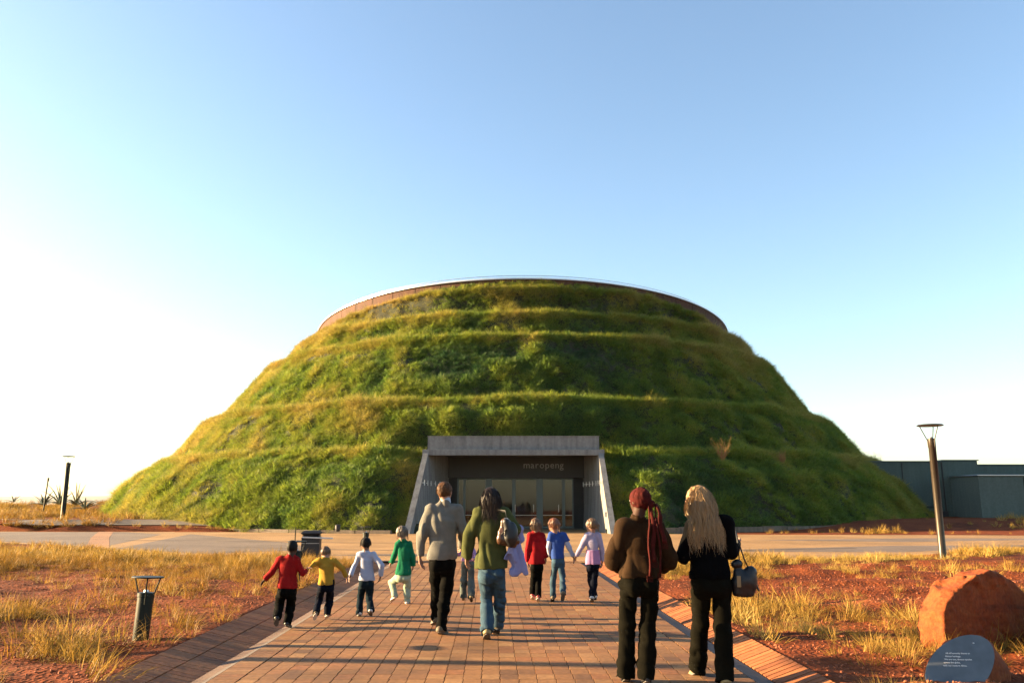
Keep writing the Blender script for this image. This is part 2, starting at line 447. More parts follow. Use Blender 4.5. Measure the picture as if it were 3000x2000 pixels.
# field + header row
cells = []
ny = int((Y_END - 5.0) / PL) + 1
ang = math.atan(-.025)
for r in range(ny):
    y = 5.0 + (r + .5) * PL
    # soldier course along both edges
    nf = int((FL + FR - .52) / PW)
    xs0 = -FL + .26 + ((FL + FR - .52) - nf * PW) / 2
    for k in range(nf):
        s = xs0 + (k + .5) * PW
        cells.append((s, y, 'f'))
    for e in (0, 1):
        for side in (-1, 1):
            cells.append((side * (FL - .13), y + (e - .5) * PL / 2, 's'))
def brick_mesh(sx, sy, name, gy=.0055):
    b = MB().box((0, 0, -.028), (sx - .006, sy - gy, .056), bev=.002)
    me = bpy.data.meshes.new(name); me.from_pydata([tuple(v) for v in b.V], [], b.F); me.update(); return me
ME_F = brick_mesh(PW, PL, "field_brick"); ME_F.materials.append(M_BRICK_O)
ME_S = brick_mesh(.255, PL / 2, "edge_brick"); ME_S.materials.append(M_BRICK_O)
cells.sort(key=lambda c: c[1])
vis = [c for c in cells if c[1] > 7.15]; pre = [c for c in cells if c[1] <= 7.15]
near = vis[:300]; rest = vis[300:] + pre
for (s, y, t) in near:
    o = bpy.data.objects.new("brick", ME_F if t == 'f' else ME_S); link(o, path)
    o.location = (path_c(y) + s + rnd.uniform(-.0015, .0015), y, rnd.uniform(-.0007, .0007))
    o.rotation_euler = (rnd.uniform(-.003, .003), rnd.uniform(-.004, .004), ang + rnd.uniform(-.006, .006))
def join_cells(name, cl, mesh_of, mat, parent, place):
    V = []; F = []; T = []; n = 0
    for c in cl:
        me = mesh_of(c); co = np.array([v.co[:] for v in me.vertices]) if False else MESHCO[me.name]
        loc, M = place(c)
        v = co @ M.T + loc; V.append(v)
        f = MESHF[me.name]; F.append(f + n); n += len(v); T.append(np.full(len(f), rnd.random(), np.float32))
    V = np.concatenate(V); F = np.concatenate(F)
    return mesh_np(name, V, F, mat, parent, attrs={"tone": ('FACE', 'FLOAT', np.concatenate(T))})
MESHCO = {}; MESHF = {}
def reg(me):
    MESHCO[me.name] = np.array([v.co[:] for v in me.vertices]); MESHF[me.name] = np.array([p.vertices[:] for p in me.polygons])
for me in (ME_F, ME_S): reg(me)
def rotm(rx, ry, rz): return np.array(Euler((rx, ry, rz)).to_matrix())
o = join_cells("paving", rest, lambda c: ME_F if c[2] == 'f' else ME_S, M_BRICK_A, path,
               lambda c: (np.array((path_c(c[1]) + c[0], c[1], rnd.uniform(-.0007, .0007))), rotm(rnd.uniform(-.003, .003), rnd.uniform(-.004, .004), ang + rnd.uniform(-.005, .005))))
tag(o, kind="stuff")
# borders: V shaped swale, brick on end, two rows left, one and a half right
def border(side, width, nrow, lab):
    root = empty("border"); tag(root, lab, kind="structure")
    inner = FL if side < 0 else FR; w_in = .18 if side < 0 else .22
    zi, zo = -.05, .075
    # inner concrete strip that drops from the path to the swale
    st = MB(); a0 = inner + .004; a1 = inner + w_in
    for yy in (5.0, Y_END):
        pass
    c0, c1 = path_c(5.0), path_c(Y_END)
    z_top, z_bot = -.004, zi
    st.add([(c0 + side * a0, 5, z_top), (c0 + side * a1, 5, z_bot), (c1 + side * a1, Y_END, z_bot), (c1 + side * a0, Y_END, z_top),
            (c0 + side * a0, 5, -.13), (c0 + side * a1, 5, -.13), (c1 + side * a1, Y_END, -.13), (c1 + side * a0, Y_END, -.13)],
           [(0, 1, 2, 3), (1, 5, 6, 2), (0, 3, 7, 4), (0, 4, 5, 1), (3, 2, 6, 7)])
    st.build("drain_strip", M_STRIP, root)
    rw = width / nrow; tilt = math.atan2(zo - zi, width) * side * -1
    me = brick_mesh(rw, .112, "border_brick", .011); me.materials.append(M_BORD_O); reg(me)
    cl = []
    m = int((Y_END - 5) / .112)
    for r in range(m):
        for k in range(nrow):
            d = (k + .5) * rw; cl.append((side * (inner + w_in + d), 5 + (r + .5) * .112, zi + (zo - zi) * d / width))
    cl.sort(key=lambda c: c[1]); vis = [c for c in cl if c[1] > 7.15]
    nn = 150
    for (s, y, z) in vis[:nn]:
        o = bpy.data.objects.new("brick", me); link(o, root)
        o.location = (path_c(y) + s, y, z + rnd.uniform(-.002, .002)); o.rotation_euler = (rnd.uniform(-.008, .008), tilt, ang + rnd.uniform(-.01, .01))
    o = join_cells("paving", vis[nn:] + [c for c in cl if c[1] <= 7.15], lambda c: me, M_BORD_A, root,
                   lambda c: (np.array((path_c(c[1]) + c[0], c[1], c[2] + rnd.uniform(-.002, .002))), rotm(0, tilt, ang + rnd.uniform(-.008, .008))))
    tag(o, kind="stuff")
border(-1, .63, 2, "sloping brick border along the left side of the path")
border(1, .34, 1, "sloping brick border along the right side of the path")

# ------------------------------------------------------------------ plaza
def poly_mesh(name, poly, z, mat, parent=None):
    from mathutils.geometry import tessellate_polygon
    tri = tessellate_polygon([[Vector((x, y, 0)) for x, y in poly]])
    return mesh_np(name, [(x, y, z) for x, y in poly], [tuple(t) for t in tri], mat, parent)
def fix_up(o):
    me = o.data
    if me.polygons and sum(p.normal.z for p in me.polygons) < 0:
        me.flip_normals()
    return o
plaza = fix_up(poly_mesh("plaza", PLAZA, 0.0, M_PLAZA)); tag(plaza, "broad paved plaza curving in front of the grass mound", kind="structure")
def strip(name, pts, w, z, mat, parent):
    V = []; F = []
    for i, p in enumerate(pts):
        a = Vector(pts[max(i - 1, 0)]); b = Vector(pts[min(i + 1, len(pts) - 1)]); t = (b - a).normalized(); nn = Vector((-t.y, t.x)) * w / 2
        V += [(p[0] + nn.x, p[1] + nn.y, z), (p[0] - nn.x, p[1] - nn.y, z)]
        if i: F.append((2 * i - 2, 2 * i - 1, 2 * i + 1, 2 * i))
    return fix_up(mesh_np(name, V, F, mat, parent))
fix_up(poly_mesh("paving_panel", [(-34, 42.9), (-20, 33.9), (-14.5, 29.6), (-17.5, 42), (-20.8, 45.3), (-28, 45.5), (-33, 48)], .004, M_PLAZA_D, plaza))
fix_up(poly_mesh("paving_panel", [(-13.6, 29.0), (-9.6, 26.2), (-6.5, 28.5), (-9, 33.5), (-16.2, 42.4)], .004, M_PLAZA_D, plaza))
strip("paving_band", [(-14.2, 28.9), (-18.6, 38), (-22.2, 46)], .75, .008, M_PLAZA_B, plaza)
strip("paving_band", [(-30, 41), (-24, 37.5), (-14, 35.2), (-6, 33.2), (0, 32.5)], .14, .012, M_STRIP, plaza)
strip("paving_band", [(-11, 30.5), (-6, 28.4), (-1, 27.6), (6, 27.6), (12, 29.4)], .14, .012, M_STRIP, plaza)
fix_up(poly_mesh("paving_panel", [(5, 27.5), (12.5, 27.0), (20, 31.5), (14, 31.0)], .004, M_PLAZA_D, plaza))
fix_up(poly_mesh("paving_panel", [(10, 35.5), (16, 34.0), (26, 37), (18, 37.5)], .004, M_PLAZA_D, plaza))
fix_up(poly_mesh("paving_panel", [(-6, 25.5), (-1, 24.6), (4, 25.0), (6.5, 26.5), (0, 26.9)], .004, M_PLAZA_D, plaza))
strip("paving_band", [(path_c(22.6) - LO, 22.75), (path_c(22.6) + RO, 22.75)], .35, .016, M_PLAZA_B, plaza)
# pale footpath behind, on the rising ground at the left
fp = []
for x in np.linspace(-70, -15, 34):
    yy = 47.6 + .0 * x + max(0, (-x - 28)) * .30
    fp.append((x, yy))
V = []; F = []
for i, (x, yy) in enumerate(fp):
    for q, dy in enumerate((-1.1, 1.3)):
        V.append((x, yy + dy, max(.02, float(hgt(x, yy + dy)) + .03) + .02))
    if i: F.append((2 * i - 2, 2 * i, 2 * i + 1, 2 * i - 1))
fpo = fix_up(mesh_np("footpath", V, F, M_KERB)); tag(fpo, "pale concrete footpath behind the plaza at the left", kind="structure")
# ------------------------------------------------------------------ scattering
def tuft(name, nb, h, spread, w, droop, seed, leafy=False):
    r = random.Random(seed); V = []; F = []
    for i in range(nb):
        a = r.uniform(0, 2 * math.pi); rad = spread * math.sqrt(r.random()) * .5
        bx, by = rad * math.cos(a), rad * math.sin(a)
        out = r.uniform(.2, 1.0) * droop; L = h * r.uniform(.55, 1.15); d = a + r.uniform(-.6, .6)
        dx, dy = math.cos(d), math.sin(d)
        wd = w * r.uniform(.7, 1.3); px, py = -dy, dx
        n = 4; base = len(V)
        tw = r.uniform(-.8, .8)
        px, py = math.cos(d + math.pi / 2 + tw), math.sin(d + math.pi / 2 + tw)
        z0 = r.uniform(0, .45) * h if leafy else 0
        for k in range(n):
            t = k / (n - 1)
            x = bx + dx * L * out * t ** 1.6; y = by + dy * L * out * t ** 1.6
            z = z0 + L * (t - .55 * out * t * t)
            ww = wd * (1 - t) ** .7 if not leafy else wd * (math.sin(math.pi * min(1, .18 + .82 * t)) + .05)
            if k < n - 1:
                V += [(x - px * ww, y - py * ww, z), (x + px * ww, y + py * ww, z)]
            else:
                V += [(x, y, z)]
        for k in range(n - 2):
            b = base + 2 * k; F.append((b, b + 1, b + 3, b + 2))
        b = base + 2 * (n - 2); F.append((b, b + 1, b + 2))
    me = bpy.data.meshes.new(name); me.from_pydata(V, [], F); me.update()
    return me
def pebble(name, seed):
    r = random.Random(seed); V = []; F = []
    import bmesh
    b = bmesh.new(); bmesh.ops.create_icosphere(b, subdivisions=1, radius=1)
    for v in b.verts: v.co *= r.uniform(.7, 1.2); v.co.z *= .7
    me = bpy.data.meshes.new(name); b.to_mesh(me); b.free(); return me
def template_collection(name, meshes, mat):
    c = bpy.data.collections.new(name)
    for i, me in enumerate(meshes):
        me.materials.append(mat)
        o = bpy.data.objects.new("%s_%02d" % (name, i), me); c.objects.link(o)
    return c
def scatter(name, P, ROT, S, TINT, coll, parent=None):
    n = len(P)
    me = bpy.data.meshes.new(name); me.vertices.add(n); me.vertices.foreach_set("co", np.ascontiguousarray(P, np.float32).ravel())
    k = len(coll.objects)
    for nm, ty, arr in (("rot", 'FLOAT_VECTOR', ROT), ("scl", 'FLOAT', S), ("tint", 'FLOAT', TINT), ("idx", 'INT', rng.integers(0, k, n).astype(np.int32))):
        a = me.attributes.new(nm, ty, 'POINT'); a.data.foreach_set("vector" if ty == 'FLOAT_VECTOR' else "value", np.ascontiguousarray(arr, np.int32 if ty == 'INT' else np.float32).ravel())
    o = link(bpy.data.objects.new(name, me), parent)
    ng = bpy.data.node_groups.new(name, 'GeometryNodeTree')
    ng.interface.new_socket("Geometry", in_out='INPUT', socket_type='NodeSocketGeometry'); ng.interface.new_socket("Geometry", in_out='OUTPUT', socket_type='NodeSocketGeometry')
    N = ng.nodes; L = ng.links
    gi = N.new("NodeGroupInput"); go = N.new("NodeGroupOutput"); iop = N.new("GeometryNodeInstanceOnPoints")
    ci = N.new("GeometryNodeCollectionInfo"); ci.inputs['Collection'].default_value = coll; ci.inputs['Separate Children'].default_value = True; ci.inputs['Reset Children'].default_value = True
    def attr(nm, ty):
        q = N.new("GeometryNodeInputNamedAttribute"); q.data_type = ty; q.inputs['Name'].default_value = nm; return q.outputs['Attribute']
    L.new(gi.outputs[0], iop.inputs['Points']); L.new(ci.outputs[0], iop.inputs['Instance'])
    iop.inputs['Pick Instance'].default_value = True
    L.new(attr("idx", 'INT'), iop.inputs['Instance Index']); L.new(attr("scl", 'FLOAT'), iop.inputs['Scale'])
    e2r = N.new("FunctionNodeEulerToRotation"); L.new(attr("rot", 'FLOAT_VECTOR'), e2r.inputs[0]); L.new(e2r.outputs[0], iop.inputs['Rotation'])
    L.new(iop.outputs[0], go.inputs[0])
    m = o.modifiers.new("scatter", 'NODES'); m.node_group = ng
    return o
def dir_to_euler(D, spin):
    """rotation that takes +z to D with a random spin first; arrays (n,3)"""
    D = D / np.linalg.norm(D, axis=1, keepdims=True)
    rx = np.arccos(np.clip(D[:, 2], -1, 1)); rz = np.arctan2(D[:, 0], -D[:, 1])
    # R = Rz(rz) Rx(rx) Rz(spin): approximated with quaternions
    out = np.empty_like(D)
    for i in range(len(D)):
        out[i] = (Matrix.Rotation(rz[i], 3, 'Z') @ Matrix.Rotation(rx[i], 3, 'X') @ Matrix.Rotation(spin[i], 3, 'Z')).to_euler()
    return out

T_GREEN = template_collection("leafy_clump", [tuft("leafy_%d" % i, 80, .42, .70, .019, .85, 20 + i, True) for i in range(3)] + [tuft("leafy_g%d" % i, 70, .60, .55, .012, 1.1, 30 + i) for i in range(4)], M_LEAF)
T_SLOPE = template_collection("slope_tuft", [tuft("slopeg_%d" % i, 60, .75, .55, .013, 1.15, 50 + i) for i in range(4)], M_LEAF)
T_DRY = template_collection("dry_tuft", [tuft("dryg_%d" % i, 62, .33, .34, .0036, 1.35, 70 + i) for i in range(5)], M_DRY)
T_DRYF = template_collection("dry_tuft_far", [tuft("dryf_%d" % i, 40, .5, .5, .010, 1.0, 90 + i) for i in range(4)], M_DRY)
T_PEB = template_collection("soil_clod", [pebble("clod_%d" % i, i) for i in range(5)], simple("soil_clods", (.33, .10, .040), .95, var=.3, scale=30))

# ------------------------------------------------------------------ the grass mound
MX, MY = .45, 77.0
DX = .95                                   # centre of the steel drum
def sc(r, z): return (r * 1.027, (z - 1.55) * 1.027 + 1.55 if z > 0 else z)
PROF = [sc(r - (.30 if z > 1 else 0) * (1 if z < 14 else .3), z) for r, z in [(34.1, -.6), (33.8, .2), (33.1, 1.4), (31.9, 2.9), (30.6, 3.95), (29.9, 4.36), (29.2, 4.28), (28.6, 5.3), (27.8, 6.5), (27.1, 7.3), (26.7, 7.55), (25.9, 7.45),
        (25.1, 8.6), (24.0, 10.2), (22.8, 11.8), (22.4, 12.3), (21.6, 12.2), (20.9, 13.3), (20.45, 14.05), (20.1, 14.28), (19.4, 14.2), (19.15, 15.2), (19.1, 16.1), (18.98, 16.38), (18.6, 16.3), (18.5, 17.3)]]
PR = np.array([p[0] for p in PROF]); PZ = np.array([p[1] for p in PROF])
seg = np.concatenate([[0], np.cumsum(np.hypot(np.diff(PR), np.diff(PZ)))])
_tf = np.linspace(0, seg[-1], 400); _k = np.hanning(61); _k /= _k.sum()
_sm = lambda v: np.convolve(np.pad(np.interp(_tf, seg, v), 30, mode='edge'), _k, mode='valid')
PRS, PZS = _sm(PR), _sm(PZ)                # the same profile without steps, for the worn flanks
CREST = [5, 10, 15, 19, 23]                # profile indices of the terrace crests
def rim_top(y, off=0.0): return 17.68 + off - .085 * (y - (MY - 19.2))
def grass_top(y): return np.interp(y - (MY - 19.2), [0, 1.5, 4.5, 10, 19.2, 38], [17.2, 16.85, 15.95, 15.1, 14.1, 12.5])
def mound_pt(t, th):
    """t along the profile (m), th angle from the front (-y), positive to the right"""
    w_ = .72 * sstep(.75, 1.25, np.abs(th)); r = np.interp(t, seg, PR) * (1 - w_) + np.interp(t, _tf, PRS) * w_; z = np.interp(t, seg, PZ) * (1 - w_) + np.interp(t, _tf, PZS) * w_
    # crest lines wander and terrace faces bulge a little
    r = r + .13 * NZ(th * 9, t * .5, 3.3 + 0 * t) + .07 * NZ(th * 26, t * 1.4, 6.3 + 0 * t)
    z = z + (.09 * NZ(th * 7, 1.5 + 0 * t, 8.8 + 0 * t)) * sstep(1, 4, t)
    k = sstep(20, 19, r); r = np.where(r < 19.45, np.maximum(r, 19.02), r)
    cx = MX + (DX - MX) * sstep(26, 19.5, r)
    x = cx + r * np.sin(th); y = MY - r * np.cos(th)
    y = y + .95 * sstep(7.6, 5.7, np.abs(x - .05)) * sstep(6.6, 5.0, z) * (y < 60)
    zt = grass_top(y); z = np.minimum(z, zt)
    return x, y, z
def in_portal(x, y, z, m=5.0):
    return (np.abs(x - .05) < m) & (z < 4.95) & (y < 56)
mound = empty("grass_mound", (MX, MY, 0)); tag(mound, "huge terraced grass mound with a rust brown steel crown", "mound")
def relto(o, root):
    o.parent = root; o.matrix_parent_inverse = Matrix.Translation(-Vector(root.location)); return o
TH = np.linspace(-math.pi, math.pi, 520)
bounds = [0] + CREST + [len(PROF) - 1]
for q in range(len(bounds) - 1):
    a, b = seg[bounds[q]], seg[bounds[q + 1]]
    T = np.linspace(a, b, max(6, int((b - a) / .28)))
    tt, th = np.meshgrid(T, TH, indexing='ij')
    x, y, z = mound_pt(tt, th)
    # clumpy relief
    dc_ = np.min(np.abs(tt[..., None] - seg[CREST]), axis=-1)
    bump = (.09 + .13 * sstep(.2, 1.2, dc_)) * fbm(x * .8, y * .8, z * .8, 3)
    nx_, ny_ = np.sin(th), -np.cos(th)
    x = x + nx_ * bump; y = y + ny_ * bump; z = z + .4 * bump
    V = np.stack([x, y, z], -1).reshape(-1, 3); m = len(TH)
    i, j = np.meshgrid(np.arange(len(T) - 1), np.arange(m - 1), indexing='ij'); s = (i * m + j).ravel()
    F = np.stack([s, s + 1, s + m + 1, s + m], -1)
    cen = V[F].mean(1); keep = ~in_portal(cen[:, 0], cen[:, 1], cen[:, 2]); F = F[keep]
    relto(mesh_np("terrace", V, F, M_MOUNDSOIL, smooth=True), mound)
# steel drum with its tilted rim
def drum_ring(name, r0, r1, lo, hi, mat, n=160):
    V = []; F = []
    for k in range(n):
        a = 2 * math.pi * k / n; c, s = math.cos(a), math.sin(a)
        for (r, off) in ((r0, lo), (r0, hi), (r1, hi), (r1, lo)):
            x = DX + r * c; y = MY + r * s; V.append((x, y, rim_top(y, off)))
    for k in range(n):
        j = (k + 1) % n
        for q in range(4):
            p = (q + 1) % 4; F.append((k * 4 + q, k * 4 + p, j * 4 + p, j * 4 + q))
    return relto(mesh_np(name, V, F, mat), mound)
# curved steel sheets, each its own plate
NPL = 56
for k in range(NPL):
    a0 = 2 * math.pi * k / NPL + .0012; a1 = 2 * math.pi * (k + 1) / NPL - .0012
    V = []; F = []
    for i in range(4):
        a = a0 + (a1 - a0) * i / 3
        for (r, off) in ((19.0, -4.2), (19.0, -.08), (18.94, -.08), (18.94, -4.2)):
            x = DX + r * math.cos(a); y = MY + r * math.sin(a); V.append((x, y, rim_top(y, off)))
    for i in range(3):
        for q in range(4):
            p = (q + 1) % 4; F.append((i * 4 + q, i * 4 + p, i * 4 + 4 + p, i * 4 + 4 + q))
    F += [(0, 1, 2, 3), (12, 15, 14, 13)]
    relto(mesh_np("steel_plate", V, F, M_RUST), mound)
drum_ring("drum_wall", 18.9, 18.7, -5.0, -.1, M_RUST)
drum_ring("rim_coping", 19.12, 18.6, -.07, .03, M_COPING)
drum_ring("safety_rail", 18.66, 18.62, .32, .36, M_STEEL)
for k in range(72):
    a = 2 * math.pi * k / 72; x = DX + 18.64 * math.cos(a); y = MY + 18.64 * math.sin(a)
    if y > MY + 6: continue
    relto(MB().tube([(x, y, rim_top(y, .06)), (x, y, rim_top(y, .33))], .018, 5).build("rail_post", M_STEEL), mound)
rv = []; 
for k in range(64):
    a = 2 * math.pi * k / 64; x = DX + 18.7 * math.cos(a); y = MY + 18.7 * math.sin(a); rv.append((x, y, rim_top(y, -.5)))
relto(mesh_np("roof_deck", rv, [tuple(range(64))], M_CONC_D), mound)

# foliage on the slopes
NT = 70000
t = rng.uniform(.6, seg[-1] + .0, NT * 2); th = rng.uniform(-1.95, 1.95, NT * 2)
rr = np.interp(t, seg, PR); keep = rng.random(len(t)) < rr / 34.5; t, th = t[keep][:NT], th[keep][:NT]
x, y, z = mound_pt(t, th)
e = .05
x1, y1, z1 = mound_pt(np.minimum(t + e, seg[-1]), th); x0, y0_, z0 = mound_pt(np.maximum(t - e, 0), th)
tx, ty, tz = x1 - x0, y1 - y0_, z1 - z0
nr = np.sin(th), -np.cos(th)
tr = tx * nr[0] + ty * nr[1]                       # radial component of the tangent (negative going up)
nrm = np.stack([nr[0] * tz, nr[1] * tz, -tr], -1); nrm /= np.linalg.norm(nrm, axis=1, keepdims=True) + 1e-9
nrm *= np.sign(nrm[:, 2:3] * .3 + (nrm[:, 0:1] * nr[0][:, None] + nrm[:, 1:2] * nr[1][:, None]) + 1e-6)
ok = ~in_portal(x, y, z, 5.35) & (z < grass_top(y) + .05) & (z > -.05)
sideT = sstep(.0, .95, -th)                        # sunlit gold painted on the west (left) shoulder, part dry grass
cl = fbm(x * .22, y * .22, z * .30, 3); cl2 = NZ(x * .8, y * .8, z * .8)
dcrest = np.min(np.abs(t[:, None] - seg[CREST][None, :] + .25), axis=1)
face = sstep(.3, 1.0, dcrest)
tint = .27 + .36 * sideT + .22 * cl + .24 * cl2 + .17 * sstep(.7, .1, dcrest) + .14 * sstep(10, 17, z) + .22 * sstep(.2, .9, th)  # crest term paints sunlight on the terrace edges into the tint
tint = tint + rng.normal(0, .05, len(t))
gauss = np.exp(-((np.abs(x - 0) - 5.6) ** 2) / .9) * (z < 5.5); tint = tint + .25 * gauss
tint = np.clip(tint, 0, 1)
D = nrm * .85 + np.array([0, 0, .45]) + rng.normal(0, .28, (len(t), 3))
size = (.62 + .50 * rng.random(len(t)) ** 1.5) * (.85 + .35 * NZ(x * .5, y * .5, z * .5 + 9)) * (1 + .25 * sstep(.5, .1, dcrest))
sparse = fbm(x * .35 + 40, y * .35, z * .5, 2)
ok &= ~((sparse > .85) & (rng.random(len(t)) < .55))
size = size * np.where(z > 15.0, .72, 1)
leafy = (tint + rng.normal(0, .12, len(t))) < .52
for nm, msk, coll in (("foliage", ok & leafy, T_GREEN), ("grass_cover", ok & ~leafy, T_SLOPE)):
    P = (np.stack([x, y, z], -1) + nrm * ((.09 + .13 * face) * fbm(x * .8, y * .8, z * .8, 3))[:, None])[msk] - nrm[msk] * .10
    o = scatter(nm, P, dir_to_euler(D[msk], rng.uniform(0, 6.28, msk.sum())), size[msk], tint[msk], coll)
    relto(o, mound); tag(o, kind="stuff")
# upright grass standing along every terrace edge
cp = []
for c_ in CREST:
    n_ = int(PR[c_] * 3.6 / .13); tt_ = seg[c_] + rng.uniform(-.30, .12, n_); th_ = rng.uniform(-1.95, 1.95, n_); cp.append(np.stack([tt_, th_]))
tc_, thc = np.concatenate(cp, 1); xc_, yc_, zc_ = mound_pt(tc_, thc)
okc = ~in_portal(xc_, yc_, zc_, 5.35) & (zc_ < grass_top(yc_) - .1)
tn = np.clip(.50 + .25 * sstep(.0, .9, -thc) + .12 * sstep(.3, .9, thc) + .15 * NZ(xc_ * .5, yc_ * .5, zc_ * .5) + .06 * sstep(10, 17, zc_), 0, 1)  # pale tint imitates sun caught by the edge grass, golder at left
Dc = np.stack([.35 * np.sin(thc), -.35 * np.cos(thc), np.ones(len(thc))], -1) + rng.normal(0, .22, (len(thc), 3))
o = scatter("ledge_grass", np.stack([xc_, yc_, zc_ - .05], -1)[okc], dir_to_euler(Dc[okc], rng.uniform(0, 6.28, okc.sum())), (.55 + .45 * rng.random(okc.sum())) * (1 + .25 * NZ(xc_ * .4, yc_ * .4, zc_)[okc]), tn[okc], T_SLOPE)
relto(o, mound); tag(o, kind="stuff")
# tall dry stems that break the outline
def sprig(seed, h=1.2, n=9):
    r = random.Random(seed); b = MB()
    for i in range(n):
        a = r.uniform(0, 6.28); s = r.uniform(.08, .4)
        p = Vector((0, 0, 0)); pts = [p.copy()]; d = Vector((math.cos(a) * s, math.sin(a) * s, 1)).normalized()
        L = h * r.uniform(.5, 1.1)
        for k in range(4):
            p = p + d * L / 4; d = (d + Vector((r.uniform(-.25, .25), r.uniform(-.25, .25), r.uniform(-.1, .1)))).normalized(); pts.append(p.copy())
        b.tube(pts, [.013, .010, .008, .006, .004], 4)
        for q in range(3):
            s0 = pts[2 + q % 3]; d2 = (d + Vector((r.uniform(-1, 1), r.uniform(-1, 1), .3))).normalized()
            b.tube([s0, s0 + d2 * .14, s0 + d2 * .26 + Vector((0, 0, .05))], [.007, .006, .003], 3)
    return b
M_STEM = simple("dry_stem", (.30, .20, .09), .8)
M_STEMR = simple("russet_stem", (.42, .20, .06), .8)
for i, (tt_, th_, h_, m_, lab) in enumerate([(3.2, -1.30, 1.5, M_STEM, "sparse leafless shrub on the mound's lower left edge"),
        (7.0, -1.16, 1.0, M_STEM, "small bare twigs sticking up from the mound's left outline"),
        (6.6, 1.22, 1.4, M_STEM, "thin bare shrub on the ledge at the mound's right outline"),
        (10.2, 1.16, .9, M_STEM, "wispy bare stalks higher on the mound's right outline"),
        (5.6, .38, 1.5, M_STEMR, "tall russet grass bush on the first ledge right of the entrance"),
        (5.7, .53, .8, M_STEMR, "small russet tuft right of the taller bush on the ledge")]):
    X_, Y_, Z_ = [float(v) for v in mound_pt(np.array([tt_]), np.array([th_]))]if False else [float(np.ravel(v)[0]) for v in mound_pt(np.array([tt_]), np.array([th_]))]
    o = sprig(i + 3, h_, 26 if m_ is M_STEMR else 12).build("dry_shrub", m_); o.location = (X_, Y_, Z_ - .1); tag(o, lab, "shrub", "dry shrubs on the mound")

# low kerb walls at the foot of the mound
for (a0, a1, n, lab) in ((-1.02, -.19, 15, "low concrete kerb wall at the mound's foot left of the entrance"), (.19, .70, 11, "low concrete kerb wall at the mound's foot right of the entrance")):
    root = empty("kerb_wall", (MX + 34.9 * math.sin((a0 + a1) / 2), MY - 34.9 * math.cos((a0 + a1) / 2), 0)); tag(root, lab, "low wall")
    for k in range(n):
        b0 = a0 + (a1 - a0) * k / n + .0006; b1 = a0 + (a1 - a0) * (k + 1) / n - .0006; V = []
        hh = .17 if a0 < 0 else .30 + .03 * (k % 3 == 1)
        for b in (b0, b1):
            for (r, zz) in ((35.0, -.1), (35.0, hh), (34.7, hh), (34.7, -.1)):
                V.append((MX + r * math.sin(b), MY - r * math.cos(b), zz))
        relto(mesh_np("kerb_block", V, [(0, 1, 5, 4), (1, 2, 6, 5), (2, 3, 7, 6), (3, 0, 4, 7), (0, 3, 2, 1), (4, 5, 6, 7)], M_KERB), root)

# ------------------------------------------------------------------ entrance portal
portal = empty("entrance_portal", (-.1, 42.6, 0)); tag(portal, "splayed grey concrete entrance portal set into the mound", "entrance")
def pxc(y): return -.10 + .045 * (y - 42.6)
def prism(name, quadA, quadB, mat):
    """two matching polygons -> solid"""
    n = len(quadA); V = list(quadA) + list(quadB)
    F = [tuple(range(n)), tuple(range(2 * n - 1, n - 1, -1))] + [(i, n + i, n + (i + 1) % n, (i + 1) % n) for i in range(n)]
    o = mesh_np(name, V, F, mat); 
    import bmesh
    b = bmesh.new(); b.from_mesh(o.data); bmesh.ops.recalc_face_normals(b, faces=b.faces); b.to_mesh(o.data); b.free()
    return relto(o, portal)
YB, YT, YG, ZT = 42.6, 46.6, 50.4, 4.45
for s in (-1, 1):
    xo = lambda y: pxc(y) + s * (5.42 - .088 * (y - YB)); 
    xi = lambda y: pxc(y) + s * np.interp(y, [YB, YT, YG + 1.2], [5.10, 4.78, 3.85])
    A = [(xo(y), y, z) for y, z in ((YB, -.05), (YT, ZT), (YG + 1.2, ZT), (YG + 1.2, -.05))]
    B = [(xi(y), y, z) for y, z in ((YB, -.05), (YT, ZT), (YG + 1.2, ZT), (YG + 1.2, -.05))]
    prism("wing_wall", A, B, M_CONC)
def slab(name, x0, x1, y0, y1, z0, z1, mat, skew=0):
    return relto(MB().box(((x0 + x1) / 2, (y0 + y1) / 2, (z0 + z1) / 2), (x1 - x0, y1 - y0, z1 - z0), bev=.012).build(name, mat), portal)
cT = pxc(YT)
slab("canopy_slab", cT - 5.12, cT + 5.12, YT - .14, YG + 1.3, ZT - .30 + .32, ZT + .03 + .0, M_CONC) if False else None
slab("canopy_beam", cT - 5.12, cT + 5.12, YT - .14, YT + .45, ZT - .28, ZT + .045, M_CONC)
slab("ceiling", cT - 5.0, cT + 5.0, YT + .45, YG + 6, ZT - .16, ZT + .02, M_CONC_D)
slab("parapet", cT - 4.86, cT + 4.86, YT + .12, YT + .42, ZT + .047, ZT + .78, M_CONC)
slab("parapet_cap", cT - 4.89, cT + 4.89, YT + .09, YT + .45, ZT + .782, ZT + .82, M_CONC)
slab("threshold", -4.2, 4.6, YG - .5, YG + .5, .0, .045, M_KERB)
gc = pxc(YG)
slab("lintel", gc - 4.1, gc + 4.1, YG - .35, YG + .2, 3.02, ZT - .17, M_FRAME if False else simple("dark_lintel_panel", (.014, .017, .016), .6, var=.15, scale=2))
